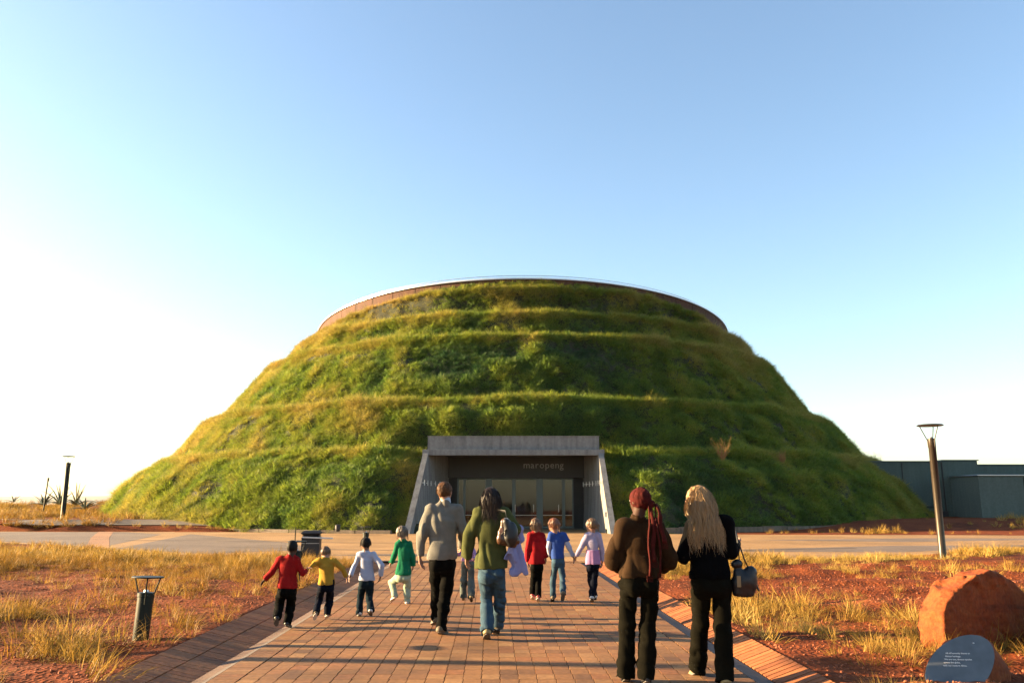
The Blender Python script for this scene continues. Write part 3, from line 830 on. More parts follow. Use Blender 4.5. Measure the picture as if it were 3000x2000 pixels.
# frame posts and panes; x measured from the axis
posts = [(-3.52, .10), (-3.13, .14), (-1.66, .38), (-.14, .20), (1.42, .38), (2.86, .18), (3.42, .08)]
for (px_, pw) in posts:
    slab("frame_post", gc + px_ - pw / 2, gc + px_ + pw / 2, YG - .07, YG + .07, .046, 3.02, M_FRAME)
for a, b in zip(posts[:-1], posts[1:]):
    x0_, x1_ = gc + a[0] + a[1] / 2, gc + b[0] - b[1] / 2
    slab("frame_rail", x0_, x1_, YG - .05, YG + .05, .046, .17, M_FRAME)
    slab("frame_rail", x0_, x1_, YG - .035, YG + .035, .80, .84, M_STEEL)
    slab("frame_rail", x0_, x1_, YG - .05, YG + .05, 2.93, 3.018, M_FRAME)
    slab("pane", x0_ + .004, x1_ - .004, YG - .008, YG + .008, .17, .80, M_GLASS)
    slab("pane", x0_ + .004, x1_ - .004, YG - .008, YG + .008, .84, 2.93, M_GLASS)
for px_ in (-.06, 1.05, -1.95, 2.55):
    relto(MB().tube([(gc + px_, YG - .14, 1.0), (gc + px_, YG - .14, 1.45)], .02, 8).box((gc + px_, YG - .09, 1.05), (.025, .12, .025)).box((gc + px_, YG - .09, 1.4), (.025, .12, .025)).build("door_handle", M_STEEL), portal)
# side jambs beside the glazing, dark
for s in (-1, 1):
    a = gc + s * 3.47; b = gc + s * 4.15
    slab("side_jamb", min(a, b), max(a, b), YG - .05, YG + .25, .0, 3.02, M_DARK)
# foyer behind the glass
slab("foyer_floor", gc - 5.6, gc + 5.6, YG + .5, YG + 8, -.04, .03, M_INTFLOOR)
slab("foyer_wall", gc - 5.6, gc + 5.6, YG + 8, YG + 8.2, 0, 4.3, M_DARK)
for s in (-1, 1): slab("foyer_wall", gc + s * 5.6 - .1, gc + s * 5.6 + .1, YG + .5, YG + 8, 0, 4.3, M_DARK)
# sign letters over the doors
def text_obj(name, body, size, loc, rot, mat, parent, extrude=.01, spacing=1.0, align='LEFT', offset=0.0):
    cu = bpy.data.curves.new(name, 'FONT'); cu.body = body; cu.size = size; cu.extrude = extrude; cu.space_character = spacing; cu.align_x = align; cu.offset = offset
    cu.resolution_u = 3
    ob = bpy.data.objects.new(name, cu); COL.objects.link(ob)
    dg = bpy.context.evaluated_depsgraph_get(); me = bpy.data.meshes.new_from_object(ob.evaluated_get(dg))
    bpy.data.objects.remove(ob); me.materials.clear(); me.materials.append(mat)
    o = bpy.data.objects.new(name, me); COL.objects.link(o); o.location = loc; o.rotation_euler = rot
    return o
xx = gc + .42
for ch in "maropeng":
    o = text_obj("sign_letter", ch, .56, (xx, YG - .375, 3.60), (R(90), 0, 0), M_LETTER, None, .02, 1, 'LEFT')
    w_ = max(v.co.x for v in o.data.vertices); xx += w_ + .045
    relto(o, portal)
# small brackets of the wall lights along both inner walls
for s in (-1, 1):
    for k in range(7):
        y = YB + 2.5 + k * .78; xin = pxc(y) + s * np.interp(y, [YB, YT, YG + 1.2], [5.10, 4.78, 3.85]) - s * .002
        zz = 2.62
        relto(MB().box((xin - s * .07, y, zz), (.14, .035, .035)).tube([(xin - s * .14, y, zz - .14), (xin - s * .14, y, zz + .14)], .024, 8).build("wall_bracket", M_STEEL), portal)
y = YB + 1.15; xin = pxc(y) + 5.02 - .02
relto(MB().box((xin - .04, y, .95), (.08, .16, .26), bev=.01).box((xin - .085, y, .95), (.02, .11, .18)).build("wall_light", M_STEEL), portal)

# ------------------------------------------------------------------ service building at the right
bld = empty("service_building", (40, 60, .5)); tag(bld, "low flat roofed grey green building behind the mound at the right", "building")
def bslab(name, x0, x1, y0, y1, z0, z1, mat):
    return relto(MB().box(((x0 + x1) / 2, (y0 + y1) / 2, (z0 + z1) / 2), (x1 - x0, y1 - y0, z1 - z0), bev=.02).build(name, mat), bld)
bslab("wall", 22, 30.1, 58.0, 70, .2, 4.36, M_GREENWALL); bslab("wall", 30.13, 32.6, 57.97, 70, .2, 4.44, M_GREENWALL)
bslab("wall", 32.62, 60, 58.06, 70, .2, 4.14, M_GREENWALL); bslab("projecting_wall", 30.55, 58, 54.4, 57.9, .2, 3.28, M_GREENWALL2)
bslab("roof_coping", 21.9, 30.1, 57.92, 70.1, 4.362, 4.43, M_FRAME); bslab("roof_coping", 30.13, 32.7, 57.9, 70.1, 4.442, 4.51, M_FRAME)
bslab("roof_coping", 32.72, 60.1, 57.98, 70.1, 4.142, 4.20, M_FRAME); bslab("roof_coping", 30.45, 58.1, 54.3, 57.9, 3.282, 3.36, M_STEEL)
bslab("joint_strip", 30.06, 30.12, 57.94, 57.99, .3, 4.3, M_DARK); bslab("vent_box", 29.0, 29.9, 57.3, 57.9, .35, 1.0, M_BLACK)
for xj in (33.5, 36.5, 39.5, 42.5, 45.5): bslab("joint_strip", xj - .02, xj + .02, 54.37, 54.42, .3, 3.2, M_DARK)
for xj in (24.6, 27.3): bslab("joint_strip", xj - .02, xj + .02, 57.97, 58.02, .3, 4.3, M_DARK)
bslab("downpipe", 34.6, 34.72, 54.26, 54.38, .3, 3.3, M_FRAME)
bslab("pipe_rail", 25, 29.6, 57.8, 57.86, 1.25, 1.31, M_DARK)

# ------------------------------------------------------------------ lamps
def bollard(loc, label, group, h=.62, lean=0, hd=.72, r=.088, rot=0.4):
    root = empty("bollard_light", loc, rot); root.rotation_euler = (0, lean, rot); tag(root, label, "bollard light", group)
    b = MB().lathe([(r * .98, -.1), (r * .98, h - .045), (r * 1.05, h - .04), (r * 1.05, h), (r * .9, h + .004)], 28); autosmooth(b.build("post", M_DARKMETAL, root))
    b = MB().lathe([(.02, h), (.03, h + .01), (.024, h + .03)], 16); b.build("lamp_socket", M_STEEL, root)
    for k in range(3):
        a = k * 2 * math.pi / 3; c, s = math.cos(a), math.sin(a)
        MB().tube([(c * r * 1.03, s * r * 1.03, h - .12), (c * r * 1.09, s * r * 1.09, h - .01), (c * r * 1.78, s * r * 1.78, h + .165)], .0085, 8).build("strut", M_DARKMETAL, root)
    b = MB().lathe([(.01, h + .150), (r * 1.95, h + .163), (r * 2.0, h + .168), (r * 1.95, h + .176), (.02, h + .186)], 36); autosmooth(b.build("shade_disc", M_DARKMETAL, root))
    return root
GB = "short bollard lights along the path"
bollard((-4.17, 9.66, -.01), "dark green bollard light in dry grass at the lower left", GB, .56, lean=R(2.5), rot=.9)
bollard((-3.98, 15.6, .06), "dark bollard light behind the boy in the red jumper", GB, .62, rot=.2)
bollard((-4.45, 25.6, .0), "bollard light on the plaza behind the child in white", GB, .66, rot=.5)
def pole(loc, label, h, r=.115, hw=.40, mat=None, cat="lamp post"):
    root = empty("lamp_post", loc); tag(root, label, cat, "tall lamp posts on the plaza")
    mat = mat or M_BROWNMETAL
    autosmooth(MB().lathe([(r * 1.02, -.1), (r * 1.02, .25), (r, .26), (r, h - .27), (r * 1.03, h - .265), (r * 1.03, h), (r * .85, h + .004)], 32).build("post", mat, root))
    autosmooth(MB().lathe([(r * 1.9, -.02), (r * 1.9, .02), (r * 1.1, .03)], 24).build("base_plate", mat, root))
    MB().lathe([(.03, h), (.045, h + .02), (.03, h + .05)], 14).build("lamp_socket", M_STEEL, root)
    for k in range(3):
        a = k * 2 * math.pi / 3 + math.pi * .93; c, s = math.cos(a), math.sin(a)
        MB().tube([(c * r * 1.02, s * r * 1.02, h - .25), (c * r * 1.1, s * r * 1.1, h - .05), (c * hw * .78, s * hw * .78, h + .35)], .013, 8).build("strut", mat, root)
    autosmooth(MB().lathe([(.02, h + .335), (hw * .9, h + .355), (hw, h + .37), (hw * .9, h + .40), (.05, h + .42)], 40).build("shade_disc", mat, root))
    return root
pole((11.95, 23.44, .02), "tall bronze lamp post with disc top right of the mound", 3.32, r=.098, hw=.36)
pole((-26.6, 49.6, .45), "distant dark lamp post with disc top left of the mound", 3.45, r=.13, hw=.38, mat=M_DARKMETAL)
# lamps outside the frame whose shadows cross the path
pole((-13.5, 9.7, .05), "lamp post standing left of the picture's edge", 3.32)
# thin far marker post
o = MB().tube([(0, 0, -.2), (.12, 0, 2.35)], [.06, .05], 8).tube([(.12, 0, 2.35), (.14, 0, 2.6)], [.08, .07], 8).build("marker_post", M_DARKMETAL); o.location = (-34.2, 61, float(hgt(-34.2, 61))); tag(o, "thin dark post among the aloes left of the lamp", "post")
o = MB().box((0, 0, .35), (.5, .4, .7), bev=.03).tube([(0, 0, .7), (0, 0, 1.7)], .03, 6).tube([(.2, 0, .7), (.25, 0, 1.3)], .02, 6).build("floodlight", M_GREENWALL2); o.location = (MX - 29.2, 76.0, 4.4); tag(o, "small grey floodlight box on the mound's left shoulder", "floodlight")
for (X_, Y_) in ((-3.35 - 5.2, 41.2),):
    o = MB().lathe([(.10, 0), (.13, .12), (.13, .3), (.05, .34)], 14).build("spotlight", M_BLACK); o.location = (X_, Y_, .17); tag(o, "small black spotlight at the mound's foot left of the entrance", "spotlight")
# litter bin behind the children
bn = empty("litter_bin", (-5.45, 22.9, 0), .1); tag(bn, "black litter bin with a pale sloping lid behind the children", "bin"); bn.scale = (1.05, 1.0, .80)
MB().box((0, 0, .42), (.46, .42, .84), bev=.05).build("bin_body", M_BLACK, bn)
MB().box((0, -.005, .845), (.44, .40, .02), bev=.008).box((0, 0, .93), (.50, .46, .16), bev=.07).build("hood", M_BLACK, bn)
MB().box((.18, -.235, .78), (.78, .03, .05), Matrix.Rotation(R(3), 3, 'Y'), bev=.01).build("lid", M_COPING, bn)
MB().box((0, -.215, .60), (.44, .012, .015)).build("trim", M_STEEL, bn)
MB().tube([(-.42, 0, -.05), (-.42, 0, 1.12)], .014, 8).build("pole", M_DARKMETAL, bn)

# ------------------------------------------------------------------ aloes and palms on the berm
M_ALOE = simple("aloe_leaf", (.085, .13, .085), .6, var=.2, scale=4)
def aloe(loc, s, n, label, seed, up=.5, mat=None):
    s = s * .68
    root = empty("aloe_plant", loc); tag(root, label, "aloe", "young aloes and palms on the left bank"); r = random.Random(seed)
    for k in range(n):
        a = 2 * math.pi * k / n + r.uniform(-.3, .3); el = r.uniform(.25, 1.2) * up * 2; L = s * r.uniform(.7, 1.1)
        p = Vector((0, 0, .05)); d = Vector((math.cos(a) * math.cos(el), math.sin(a) * math.cos(el), math.sin(el))); pts = [p.copy()]
        for q in range(5):
            p = p + d * L / 5; d = (d + Vector((0, 0, -.16))).normalized(); pts.append(p.copy())
        b = MB().tube(pts, [.05 * s, .06 * s, .05 * s, .04 * s, .025 * s, .008 * s], 5, flat=(.35, 1))
        b.build("leaf", mat or M_ALOE, root)
def bank(x, y, dz=.15): return (x, y, float(hgt(x, y)) + dz)
aloe(bank(-41.8, 70, .3), 1.5, 9, "small spiky aloe furthest left on the bank", 1, .42)
aloe(bank(-37.0, 66, .2), 2.2, 15, "broad spreading aloe left of the thin post", 2, .42)
aloe(bank(-34.9, 64.5, .3), 2.7, 17, "tall feathery young palm left of the lamp post", 3, .62)
aloe(bank(-33.4, 64, .3), 2.5, 13, "tall upright palm shoots just right of the lamp post", 4, .80, simple("olive_frond", (.17, .17, .06), .6))
aloe(bank(-31.2, 61, .2), 2.1, 14, "dark aloe between the lamp post and the mound's foot", 5, .40)

# ------------------------------------------------------------------ dry grass
def field(name, label, n, xr, yr, dens, coll, smin, smax, tmean, zoff=-.02):
    X = rng.uniform(*xr, n * 3); Y = rng.uniform(yr[0], yr[1], n * 3)
    Y = yr[0] + (Y - yr[0])
    s = X - path_c(Y); outb = np.maximum(-LO - s, s - RO)
    ok = (outb > .03) | (Y > Y_END + .3)
    ok &= ~inpoly(X, Y, PLAZA)
    ok &= (np.hypot(X - 4.2, Y - 6.95) > .95)
    ok &= rng.random(len(X)) < dens(X, Y, outb)
    X, Y = X[ok][:n], Y[ok][:n]
    Z = hgt(X, Y) + zoff
    D = np.stack([rng.normal(.15, .42, len(X)), rng.normal(0, .42, len(X)), np.ones(len(X))], -1)
    S = rng.uniform(smin, smax, len(X)) * (.75 + .6 * sstep(-.4, .5, NZ(X * .5, Y * .5, 3.1 + 0 * X)))
    T = np.clip(tmean + .28 * NZ(X * .4 + 9, Y * .4, 6.6 + 0 * X) + rng.normal(0, .12, len(X)), 0, 1)
    o = scatter(name, np.stack([X, Y, Z], -1), dir_to_euler(D, rng.uniform(0, 6.28, len(X))), S, T, coll)
    tag(o, label, "grass", kind="stuff"); return o
def clump_d(X, Y, f=.55, lo=-.1, hi=.35, ph=0.0):
    return sstep(lo, hi, fbm(X * f + ph, Y * f, 1.7 + 0 * X, 3))
# left field
field("dry_grass", "golden dry grass in the left field beside the path", 1500, (-13, -3.3), (6.5, 23.5),
      lambda X, Y, o: np.clip(.10 + .9 * clump_d(X, Y, .6, -.25, .35) * (1 - .86 * sstep(10.6, 11.8, Y + .25 * X + 1.2) * sstep(18, 16.5, Y)) * (1 - .6 * sstep(.5, .1, o)) + .55 * sstep(17, 20, Y), 0, 1), T_DRY, .45, .95, .5)
field("dry_grass", "pale dry grass strip between the left field and the plaza", 3000, (-32, -6), (19, 46),
      lambda X, Y, o: .15 + .85 * sstep(-10, -4, Y - 20 - (-X - 3) * .75) * clump_d(X, Y, .3, -.8, .0), T_DRYF, .28, .7, .6)
field("dry_grass", "dry grass and weeds on the left bank before the horizon", 9000, (-95, -13), (44, 84),
      lambda X, Y, o: .08 + .92 * clump_d(X, Y, .12, -.35, .2) * sstep(46, 52, Y + 0 * X), T_DRYF, .5, 1.1, .5)
field("dry_grass", "thin band of tufts between the footpath and the plaza", 900, (-60, -19), (43, 50),
      lambda X, Y, o: 1.0 * (Y < 46.3 + np.maximum(0, -X - 28) * .3 + .8 * NZ(X * .5, Y * 0, 0 * X)), T_DRYF, .5, .95, .5)
# right field
field("dry_grass", "golden dry tufts along the right edge of the path", 620, (2.6, 7.5), (6.5, 22.5),
      lambda X, Y, o: np.clip(sstep(3.6, 1.0, o) * clump_d(X, Y, .7, -.2, .25, 5) * (1 - .7 * sstep(.35, .0, o)) + .8 * np.exp(-((X - 3.6) ** 2 + (Y - 11.2) ** 2) / .5), 0, 1), T_DRY, .5, 1.05, .68)
field("dry_grass", "sparse dry tufts on the red earth of the right field", 520, (4, 16), (7, 22),
      lambda X, Y, o: .05 + .5 * clump_d(X, Y, .5, .0, .5, 8), T_DRY, .4, .85, .62)
field("dry_grass", "pale dry grass strip between the right field and the plaza", 3600, (4, 30), (18.6, 36),
      lambda X, Y, o: (.9 * sstep(-2.6, -1.0, Y - np.interp(X, [3, 6.4, 11.2, 17.4, 24, 30], [22.2, 22.8, 24.6, 28.7, 33.5, 37]))) * clump_d(X, Y, .4, -.9, -.1, 3), T_DRYF, .28, .62, .75)
field("dry_grass", "dry tufts on the bare bank under the grey green building", 500, (8, 48), (41, 56),
      lambda X, Y, o: .02 + .5 * clump_d(X, Y, .25, .15, .5, 12) + .6 * (Y < 43.6) * (X < 22) * (X > 13), T_DRYF, .4, .8, .6)
# clods on the red earth
def clods(n, xr, yr, label):
    X = rng.uniform(*xr, n); Y = yr[0] + (yr[1] - yr[0]) * rng.random(n) ** 1.5
    s = X - path_c(Y); ok = (np.maximum(-LO - s, s - RO) > .04) & ~inpoly(X, Y, PLAZA); X, Y = X[ok], Y[ok]
    S = .006 + .018 * rng.random(len(X)) ** 3
    o = scatter("soil_clods", np.stack([X, Y, hgt(X, Y) + .002], -1), rng.uniform(0, 6, (len(X), 3)), S, rng.random(len(X)), T_PEB)
    tag(o, label, "soil", kind="stuff")
clods(8000, (-12, -3), (6.8, 20), "loose red clods of earth in the left field")
clods(12000, (2.4, 14), (6.8, 22), "loose red clods of earth in the right field")
#PART3
# ------------------------------------------------------------------ people: implicit surfaces turned into meshes
class Vol:
    def __init__(s, lo, hi, h):
        s.lo = np.array(lo, np.float32); s.h = h
        s.n = np.maximum(4, np.ceil((np.array(hi) - np.array(lo)) / h).astype(int) + 1)
        s.f = np.full(s.n, .5, np.float32)
    def region(s, lo, hi):
        a = np.clip(np.floor((np.array(lo) - s.lo) / s.h).astype(int), 0, s.n - 1); b = np.clip(np.ceil((np.array(hi) - s.lo) / s.h).astype(int) + 1, 1, s.n)
        if np.any(b <= a): return None
        sl = tuple(slice(p, q) for p, q in zip(a, b))
        g = [ (np.arange(p, q) * s.h + s.lo[i]).astype(np.float32) for i, (p, q) in enumerate(zip(a, b))]
        return sl, g[0][:, None, None], g[1][None, :, None], g[2][None, None, :]
    def merge(s, sl, d, k, op='u'):
        a = s.f[sl]
        if op == 'u':
            if k > 0:
                h = np.clip(.5 + .5 * (a - d) / k, 0, 1); s.f[sl] = a * (1 - h) + d * h - k * h * (1 - h)
            else: s.f[sl] = np.minimum(a, d)
        else:
            if k > 0:
                h = np.clip(.5 - .5 * (a + d) / k, 0, 1); s.f[sl] = a * (1 - h) + (-d) * h + k * h * (1 - h)
            else: s.f[sl] = np.maximum(a, -d)
    def cone(s, a, b, ra, rb, k=.02, cuta=False, cutb=False, fx=1.0, fy=1.0, op='u'):
        """tapered limb; fx, fy squash the section along x / y"""
        a = np.array(a, np.float32); b = np.array(b, np.float32); m = max(ra, rb) * max(1, 1 / min(fx, fy)) + k + .01
        r = s.region(np.minimum(a, b) - m, np.maximum(a, b) + m)
        if r is None: return s
        sl, x, y, z = r; ab = b - a; L2 = float(ab @ ab) + 1e-9
        t = ((x - a[0]) * ab[0] + (y - a[1]) * ab[1] + (z - a[2]) * ab[2]) / L2; tc = np.clip(t, 0, 1)
        dx = (x - a[0] - ab[0] * tc) / fx; dy = (y - a[1] - ab[1] * tc) / fy; dz = z - a[2] - ab[2] * tc
        d = np.sqrt(dx * dx + dy * dy + dz * dz) - (ra + (rb - ra) * tc)
        L = math.sqrt(L2)
        if cutb: d = np.maximum(d, (t - 1) * L)
        if cuta: d = np.maximum(d, -t * L)
        s.merge(sl, d, k, op); return s
    def ell(s, c, r, k=.02, M=None, op='u'):
        c = np.array(c, np.float32); r = np.array(r, np.float32); m = float(r.max()) + k + .01
        q = s.region(c - m, c + m)
        if q is None: return s
        sl, x, y, z = q; X, Y, Z = x - c[0], y - c[1], z - c[2]
        if M is not None:
            X, Y, Z = (M[0][0] * X + M[1][0] * Y + M[2][0] * Z), (M[0][1] * X + M[1][1] * Y + M[2][1] * Z), (M[0][2] * X + M[1][2] * Y + M[2][2] * Z)
        q0 = np.sqrt((X / r[0]) ** 2 + (Y / r[1]) ** 2 + (Z / r[2]) ** 2); q1 = np.sqrt((X / r[0] ** 2) ** 2 + (Y / r[1] ** 2) ** 2 + (Z / r[2] ** 2) ** 2)
        d = q0 * (q0 - 1) / (q1 + 1e-6); s.merge(sl, d, k, op); return s
    def stack(s, zs, cx, cy, rx, ry, k=.02, p=2.3):
        """torso: superelliptic sections stacked in z"""
        zs = np.array(zs); lo = np.array([min(np.array(cx) - np.array(rx)) - k - .02, min(np.array(cy) - np.array(ry)) - k - .02, zs[0] - .02]); hi = np.array([max(np.array(cx) + np.array(rx)) + k + .02, max(np.array(cy) + np.array(ry)) + k + .02, zs[-1] + .02])
        r = s.region(lo, hi)
        if r is None: return s
        sl, x, y, z = r; zz = z.ravel(); I = lambda v: np.interp(zz, zs, v).astype(np.float32)[None, None, :]
        CX, CY, RX, RY = I(cx), I(cy), I(rx), I(ry)
        q = (np.abs((x - CX) / RX) ** p + np.abs((y - CY) / RY) ** p) ** (1 / p)
        d = (q - 1) * np.minimum(RX, RY); d = np.maximum(d, np.maximum(zs[0] - z, z - zs[-1]))
        s.merge(sl, d, k); return s
    def wrinkle(s, fn):
        x = (np.arange(s.n[0]) * s.h + s.lo[0])[:, None, None]; y = (np.arange(s.n[1]) * s.h + s.lo[1])[None, :, None]; z = (np.arange(s.n[2]) * s.h + s.lo[2])[None, None, :]
        m = np.abs(s.f) < .035; I, J, K = np.nonzero(m)
        X = (I * s.h + s.lo[0]); Y = (J * s.h + s.lo[1]); Z = (K * s.h + s.lo[2])
        s.f[m] += fn(X, Y, Z).astype(np.float32)
        return s
    def cutz(s, z0=None, z1=None):
        z = (np.arange(s.n[2]) * s.h + s.lo[2])[None, None, :]
        if z0 is not None: s.f = np.maximum(s.f, z0 - z)
        if z1 is not None: s.f = np.maximum(s.f, z - z1)
        return s
    def mesh(s):
        f = s.f.copy()
        f[0] = f[-1] = .5; f[:, 0] = f[:, -1] = .5; f[:, :, 0] = f[:, :, -1] = .5
        ins = f < 0
        c = np.zeros(np.array(f.shape) - 1, np.int8)
        for i in (0, 1):
            for j in (0, 1):
                for k in (0, 1): c += ins[i:i + c.shape[0], j:j + c.shape[1], k:k + c.shape[2]]
        I, J, K = np.nonzero((c > 0) & (c < 8))
        idx = np.full(c.shape, -1, np.int32); idx[I, J, K] = np.arange(len(I))
        val = {}
        for i in (0, 1):
            for j in (0, 1):
                for k in (0, 1): val[(i, j, k)] = f[I + i, J + j, K + k]
        acc = np.zeros((len(I), 3)); cnt = np.zeros(len(I))
        for (p, q) in [(p, q) for p in val for q in val if sum(abs(a - b) for a, b in zip(p, q)) == 1 and p < q]:
            a, b = val[p], val[q]; m = (a < 0) != (b < 0); t = np.where(m, a / np.where(m, a - b, 1), 0)
            P = np.array(p, float)[None, :] + (np.array(q, float) - np.array(p, float))[None, :] * t[:, None]
            acc[m] += P[m]; cnt[m] += 1
        V = (np.stack([I, J, K], -1) + acc / cnt[:, None]) * s.h + s.lo
        Fs = []
        for ax in range(3):
            sl0 = [slice(None)] * 3; sl1 = [slice(None)] * 3; sl0[ax] = slice(0, -1); sl1[ax] = slice(1, None)
            a = ins[tuple(sl0)]; b = ins[tuple(sl1)]; P = np.stack(np.nonzero(a != b), -1)
            u, v = [(1, 2), (2, 0), (0, 1)][ax]; ok = (P[:, u] > 0) & (P[:, v] > 0) & (P[:, u] < f.shape[u] - 1) & (P[:, v] < f.shape[v] - 1)
            P = P[ok]; eu = np.zeros(3, int); eu[u] = 1; ev = np.zeros(3, int); ev[v] = 1
            g = lambda Q: idx[Q[:, 0], Q[:, 1], Q[:, 2]]
            q = np.stack([g(P - eu - ev), g(P - ev), g(P), g(P - eu)], -1)
            fl = a[P[:, 0], P[:, 1], P[:, 2]]; q[~fl] = q[~fl][:, ::-1]
            Fs.append(q[(q >= 0).all(1)])
        F = np.concatenate(Fs)
        # one light smoothing pass
        for _ in range(1):
            A = np.zeros_like(V); N = np.zeros(len(V))
            for i in range(4):
                np.add.at(A, F[:, i], V[F[:, (i + 1) % 4]]); np.add.at(N, F[:, i], 1)
            V = V * .5 + .5 * A / np.maximum(N, 1)[:, None]
        return V, F

def vol_obj(name, vol, mat, parent, attrs=None):
    V, F = vol.mesh()
    return mesh_np(name, V, F, mat, parent, smooth=True)

FN = Noise(11)
def folds(freq_limb, amp, amp2, torso=False, seed=0.0):
    def fn(X, Y, Z):
        if torso:
            a = FN(X * 11 + seed + 2.5 * Z, Y * 9, Z * 3.2); b = FN(X * 6, Y * 6 + seed, Z * 11 + 4 * X)
        else:
            a = FN(X * 7 + seed, Y * 7, Z * freq_limb + 5 * X); b = FN(X * 18, Y * 16 + seed, Z * 5)
        return amp * (1 - 2.2 * np.abs(a)) + amp2 * b
    return fn

def hairs(name, roots, mat, parent, width=.0016, seg=9):
    """roots: list of polylines (k,3) -> thin flat ribbons"""
    V = []; F = []
    for P in roots:
        P = np.array(P); k = len(P); T = np.gradient(P, axis=0); side = np.cross(T, np.array([0, 1.0, .15]) + rng.normal(0, .25, 3)); side /= np.linalg.norm(side, axis=1, keepdims=True) + 1e-9
        b = len(V)
        for i in range(k):
            w = width * (1 - .75 * i / (k - 1)); V += [tuple(P[i] - side[i] * w), tuple(P[i] + side[i] * w)]
            if i: F.append((b + 2 * i - 2, b + 2 * i - 1, b + 2 * i + 1, b + 2 * i))
    return mesh_np(name, np.array(V), np.array(F), mat, parent, smooth=True)

def person(label, loc, h, J, head_yaw=0, head_pitch=0, head_roll=0, kid=False, skin=None, top=None, pants=None, shoes=None, hair=None, style='short',
           hem=None, sleeve=(.040, .034, .030), girth=1.0, flare=(.036, .034), thigh=.052, extra=None, feet=None, topk=None, sole=None, res=None, hairlen=.3, torso_y=0.0, group=None):
    """J: joints in world space; loc: feet point in world space"""
    root = empty("person", loc); tag(root, label, "person", group)
    L = {k: np.array(v, float) - np.array(loc) for k, v in J.items()}
    hs = h / 1.75
    a = (.0665 * h) if not kid else (.0145 + .070 * h)     # half head height
    hc = L['head']
    lo = np.min([v for v in L.values()], axis=0) - .2; hi = np.max([v for v in L.values()], axis=0) + .22
    lo[2] = min(-.03, lo[2] + .15)
    H = Matrix(Euler((head_pitch, head_roll, head_yaw)).to_matrix()); Hn = np.array(H)
    def hp(x, y, z): return hc + Hn @ (np.array([x, y, z]) * a)
    # ---- body: one continuous figure
    rb = .0055 if not kid else .0048
    B = Vol(lo, hi, rb)
    B.ell(hp(0, -.06, .16), np.array([.70, .86, .84]) * a, .01, Hn)
    B.cone(hp(0, .22, -.30), hp(0, .50, -.70), .46 * a, .27 * a, .03)
    B.ell(hp(0, .40, -.25), np.array([.50, .42, .60]) * a, .02, Hn)
    B.cone(hp(0, .82, .10), hp(0, .98, -.16), .07 * a, .13 * a, .012)
    B.ell(hp(0, .74, .30), np.array([.46, .14, .10]) * a, .015, Hn)
    B.ell(hp(0, .80, -.44), np.array([.22, .10, .09]) * a, .012, Hn)
    for s in (-1, 1):
        B.ell(hp(s * .27, .86, .08), np.array([.15, .12, .10]) * a, .01, Hn, op='s')
        B.ell(hp(s * .71, -.02, -.04), np.array([.07, .17, .25]) * a, .006, Hn)
    neckb = L['neck']
    B.cone(hp(0, -.12, -.45), neckb + np.array([0, 0, -.03 * hs]), .46 * a, .52 * a, .03)
    sl_, sr_ = L['shL'], L['shR']; hl, hr_ = L['hipL'], L['hipR']
    shc = (sl_ + sr_) / 2; hpc = (hl + hr_) / 2; sw = abs(sr_[0] - sl_[0]) / 2; hw = abs(hr_[0] - hl[0]) / 2
    zt = shc[2]; zh = hpc[2]
    zz = np.linspace(zh - .02, zt, 6); cx = np.linspace(hpc[0], shc[0], 6); cy = np.linspace(hpc[1], shc[1], 6)
    B.stack(zz, cx, cy, np.array([.9, .95, .85, .9, 1, .9]) * (sw * .66), np.array([.5, .5, .45, .5, .55, .4]) * sw * .72, .02)
    B.cone(sl_, sr_, .034 * hs, .034 * hs, .02)
    for s, sh, el, wr, ha in ((-1, 'shL', 'elL', 'wrL', 'haL'), (1, 'shR', 'elR', 'wrR', 'haR')):
        B.cone(L[sh], L[el], .036 * h / 1.75 * 1.1, .028 * hs, .02); B.cone(L[el], L[wr], .028 * hs, .020 * hs, .015)
        w = L[wr]; d = L[ha] - w; dn = d / (np.linalg.norm(d) + 1e-9)
        hl_ = .108 * h * (1.0 if not kid else .93)                # whole hand
        u = np.cross(dn, np.array([0, 1.0, 0])); 
        if np.linalg.norm(u) < .2: u = np.cross(dn, np.array([1.0, 0, 0]))
        u /= np.linalg.norm(u); fwd = np.cross(u, dn); fwd *= np.sign(fwd[1] + 1e-6)   # knuckles spread fore and aft
        pm = w + dn * hl_ * .42
        inn = np.array([-s * 1.0, 0, 0]); inn = inn - dn * (inn @ dn); inn /= np.linalg.norm(inn) + 1e-9
        for q in (-1, 0, 1): B.cone(w + fwd * q * .006 * hs, pm + fwd * q * hl_ * .125, .016 * hs, .0145 * hs, .010)
        for q, ln in zip((-1.5, -.5, .5, 1.5), (.36, .44, .46, .40)):
            a0 = pm + fwd * q * hl_ * .115; a1 = a0 + dn * hl_ * ln * .55 + inn * .10 * hl_ + fwd * q * .006; a2 = a1 + dn * hl_ * ln * .42 + inn * .16 * hl_
            B.cone(a0, a1, .0095 * hs, .0088 * hs, .003); B.cone(a1, a2, .0088 * hs, .0072 * hs, .003)
        t0 = w + dn * hl_ * .12 + fwd * hl_ * .12; t1 = t0 + dn * hl_ * .22 + fwd * hl_ * .12 + inn * .05 * hl_; t2 = t1 + dn * hl_ * .22 + fwd * .02 * hl_ + inn * .10 * hl_
        B.cone(t0, t1, .012 * hs, .0105 * hs, .006); B.cone(t1, t2, .0105 * hs, .0085 * hs, .003)
    for hp_, kn, an in (('hipL', 'knL', 'anL'), ('hipR', 'knR', 'anR')):
        B.cone(L[hp_], L[kn], .046 * hs, .034 * hs, .012); B.cone(L[kn], L[an], .036 * hs, .026 * hs, .02)
    vol_obj("body", B, skin, root)
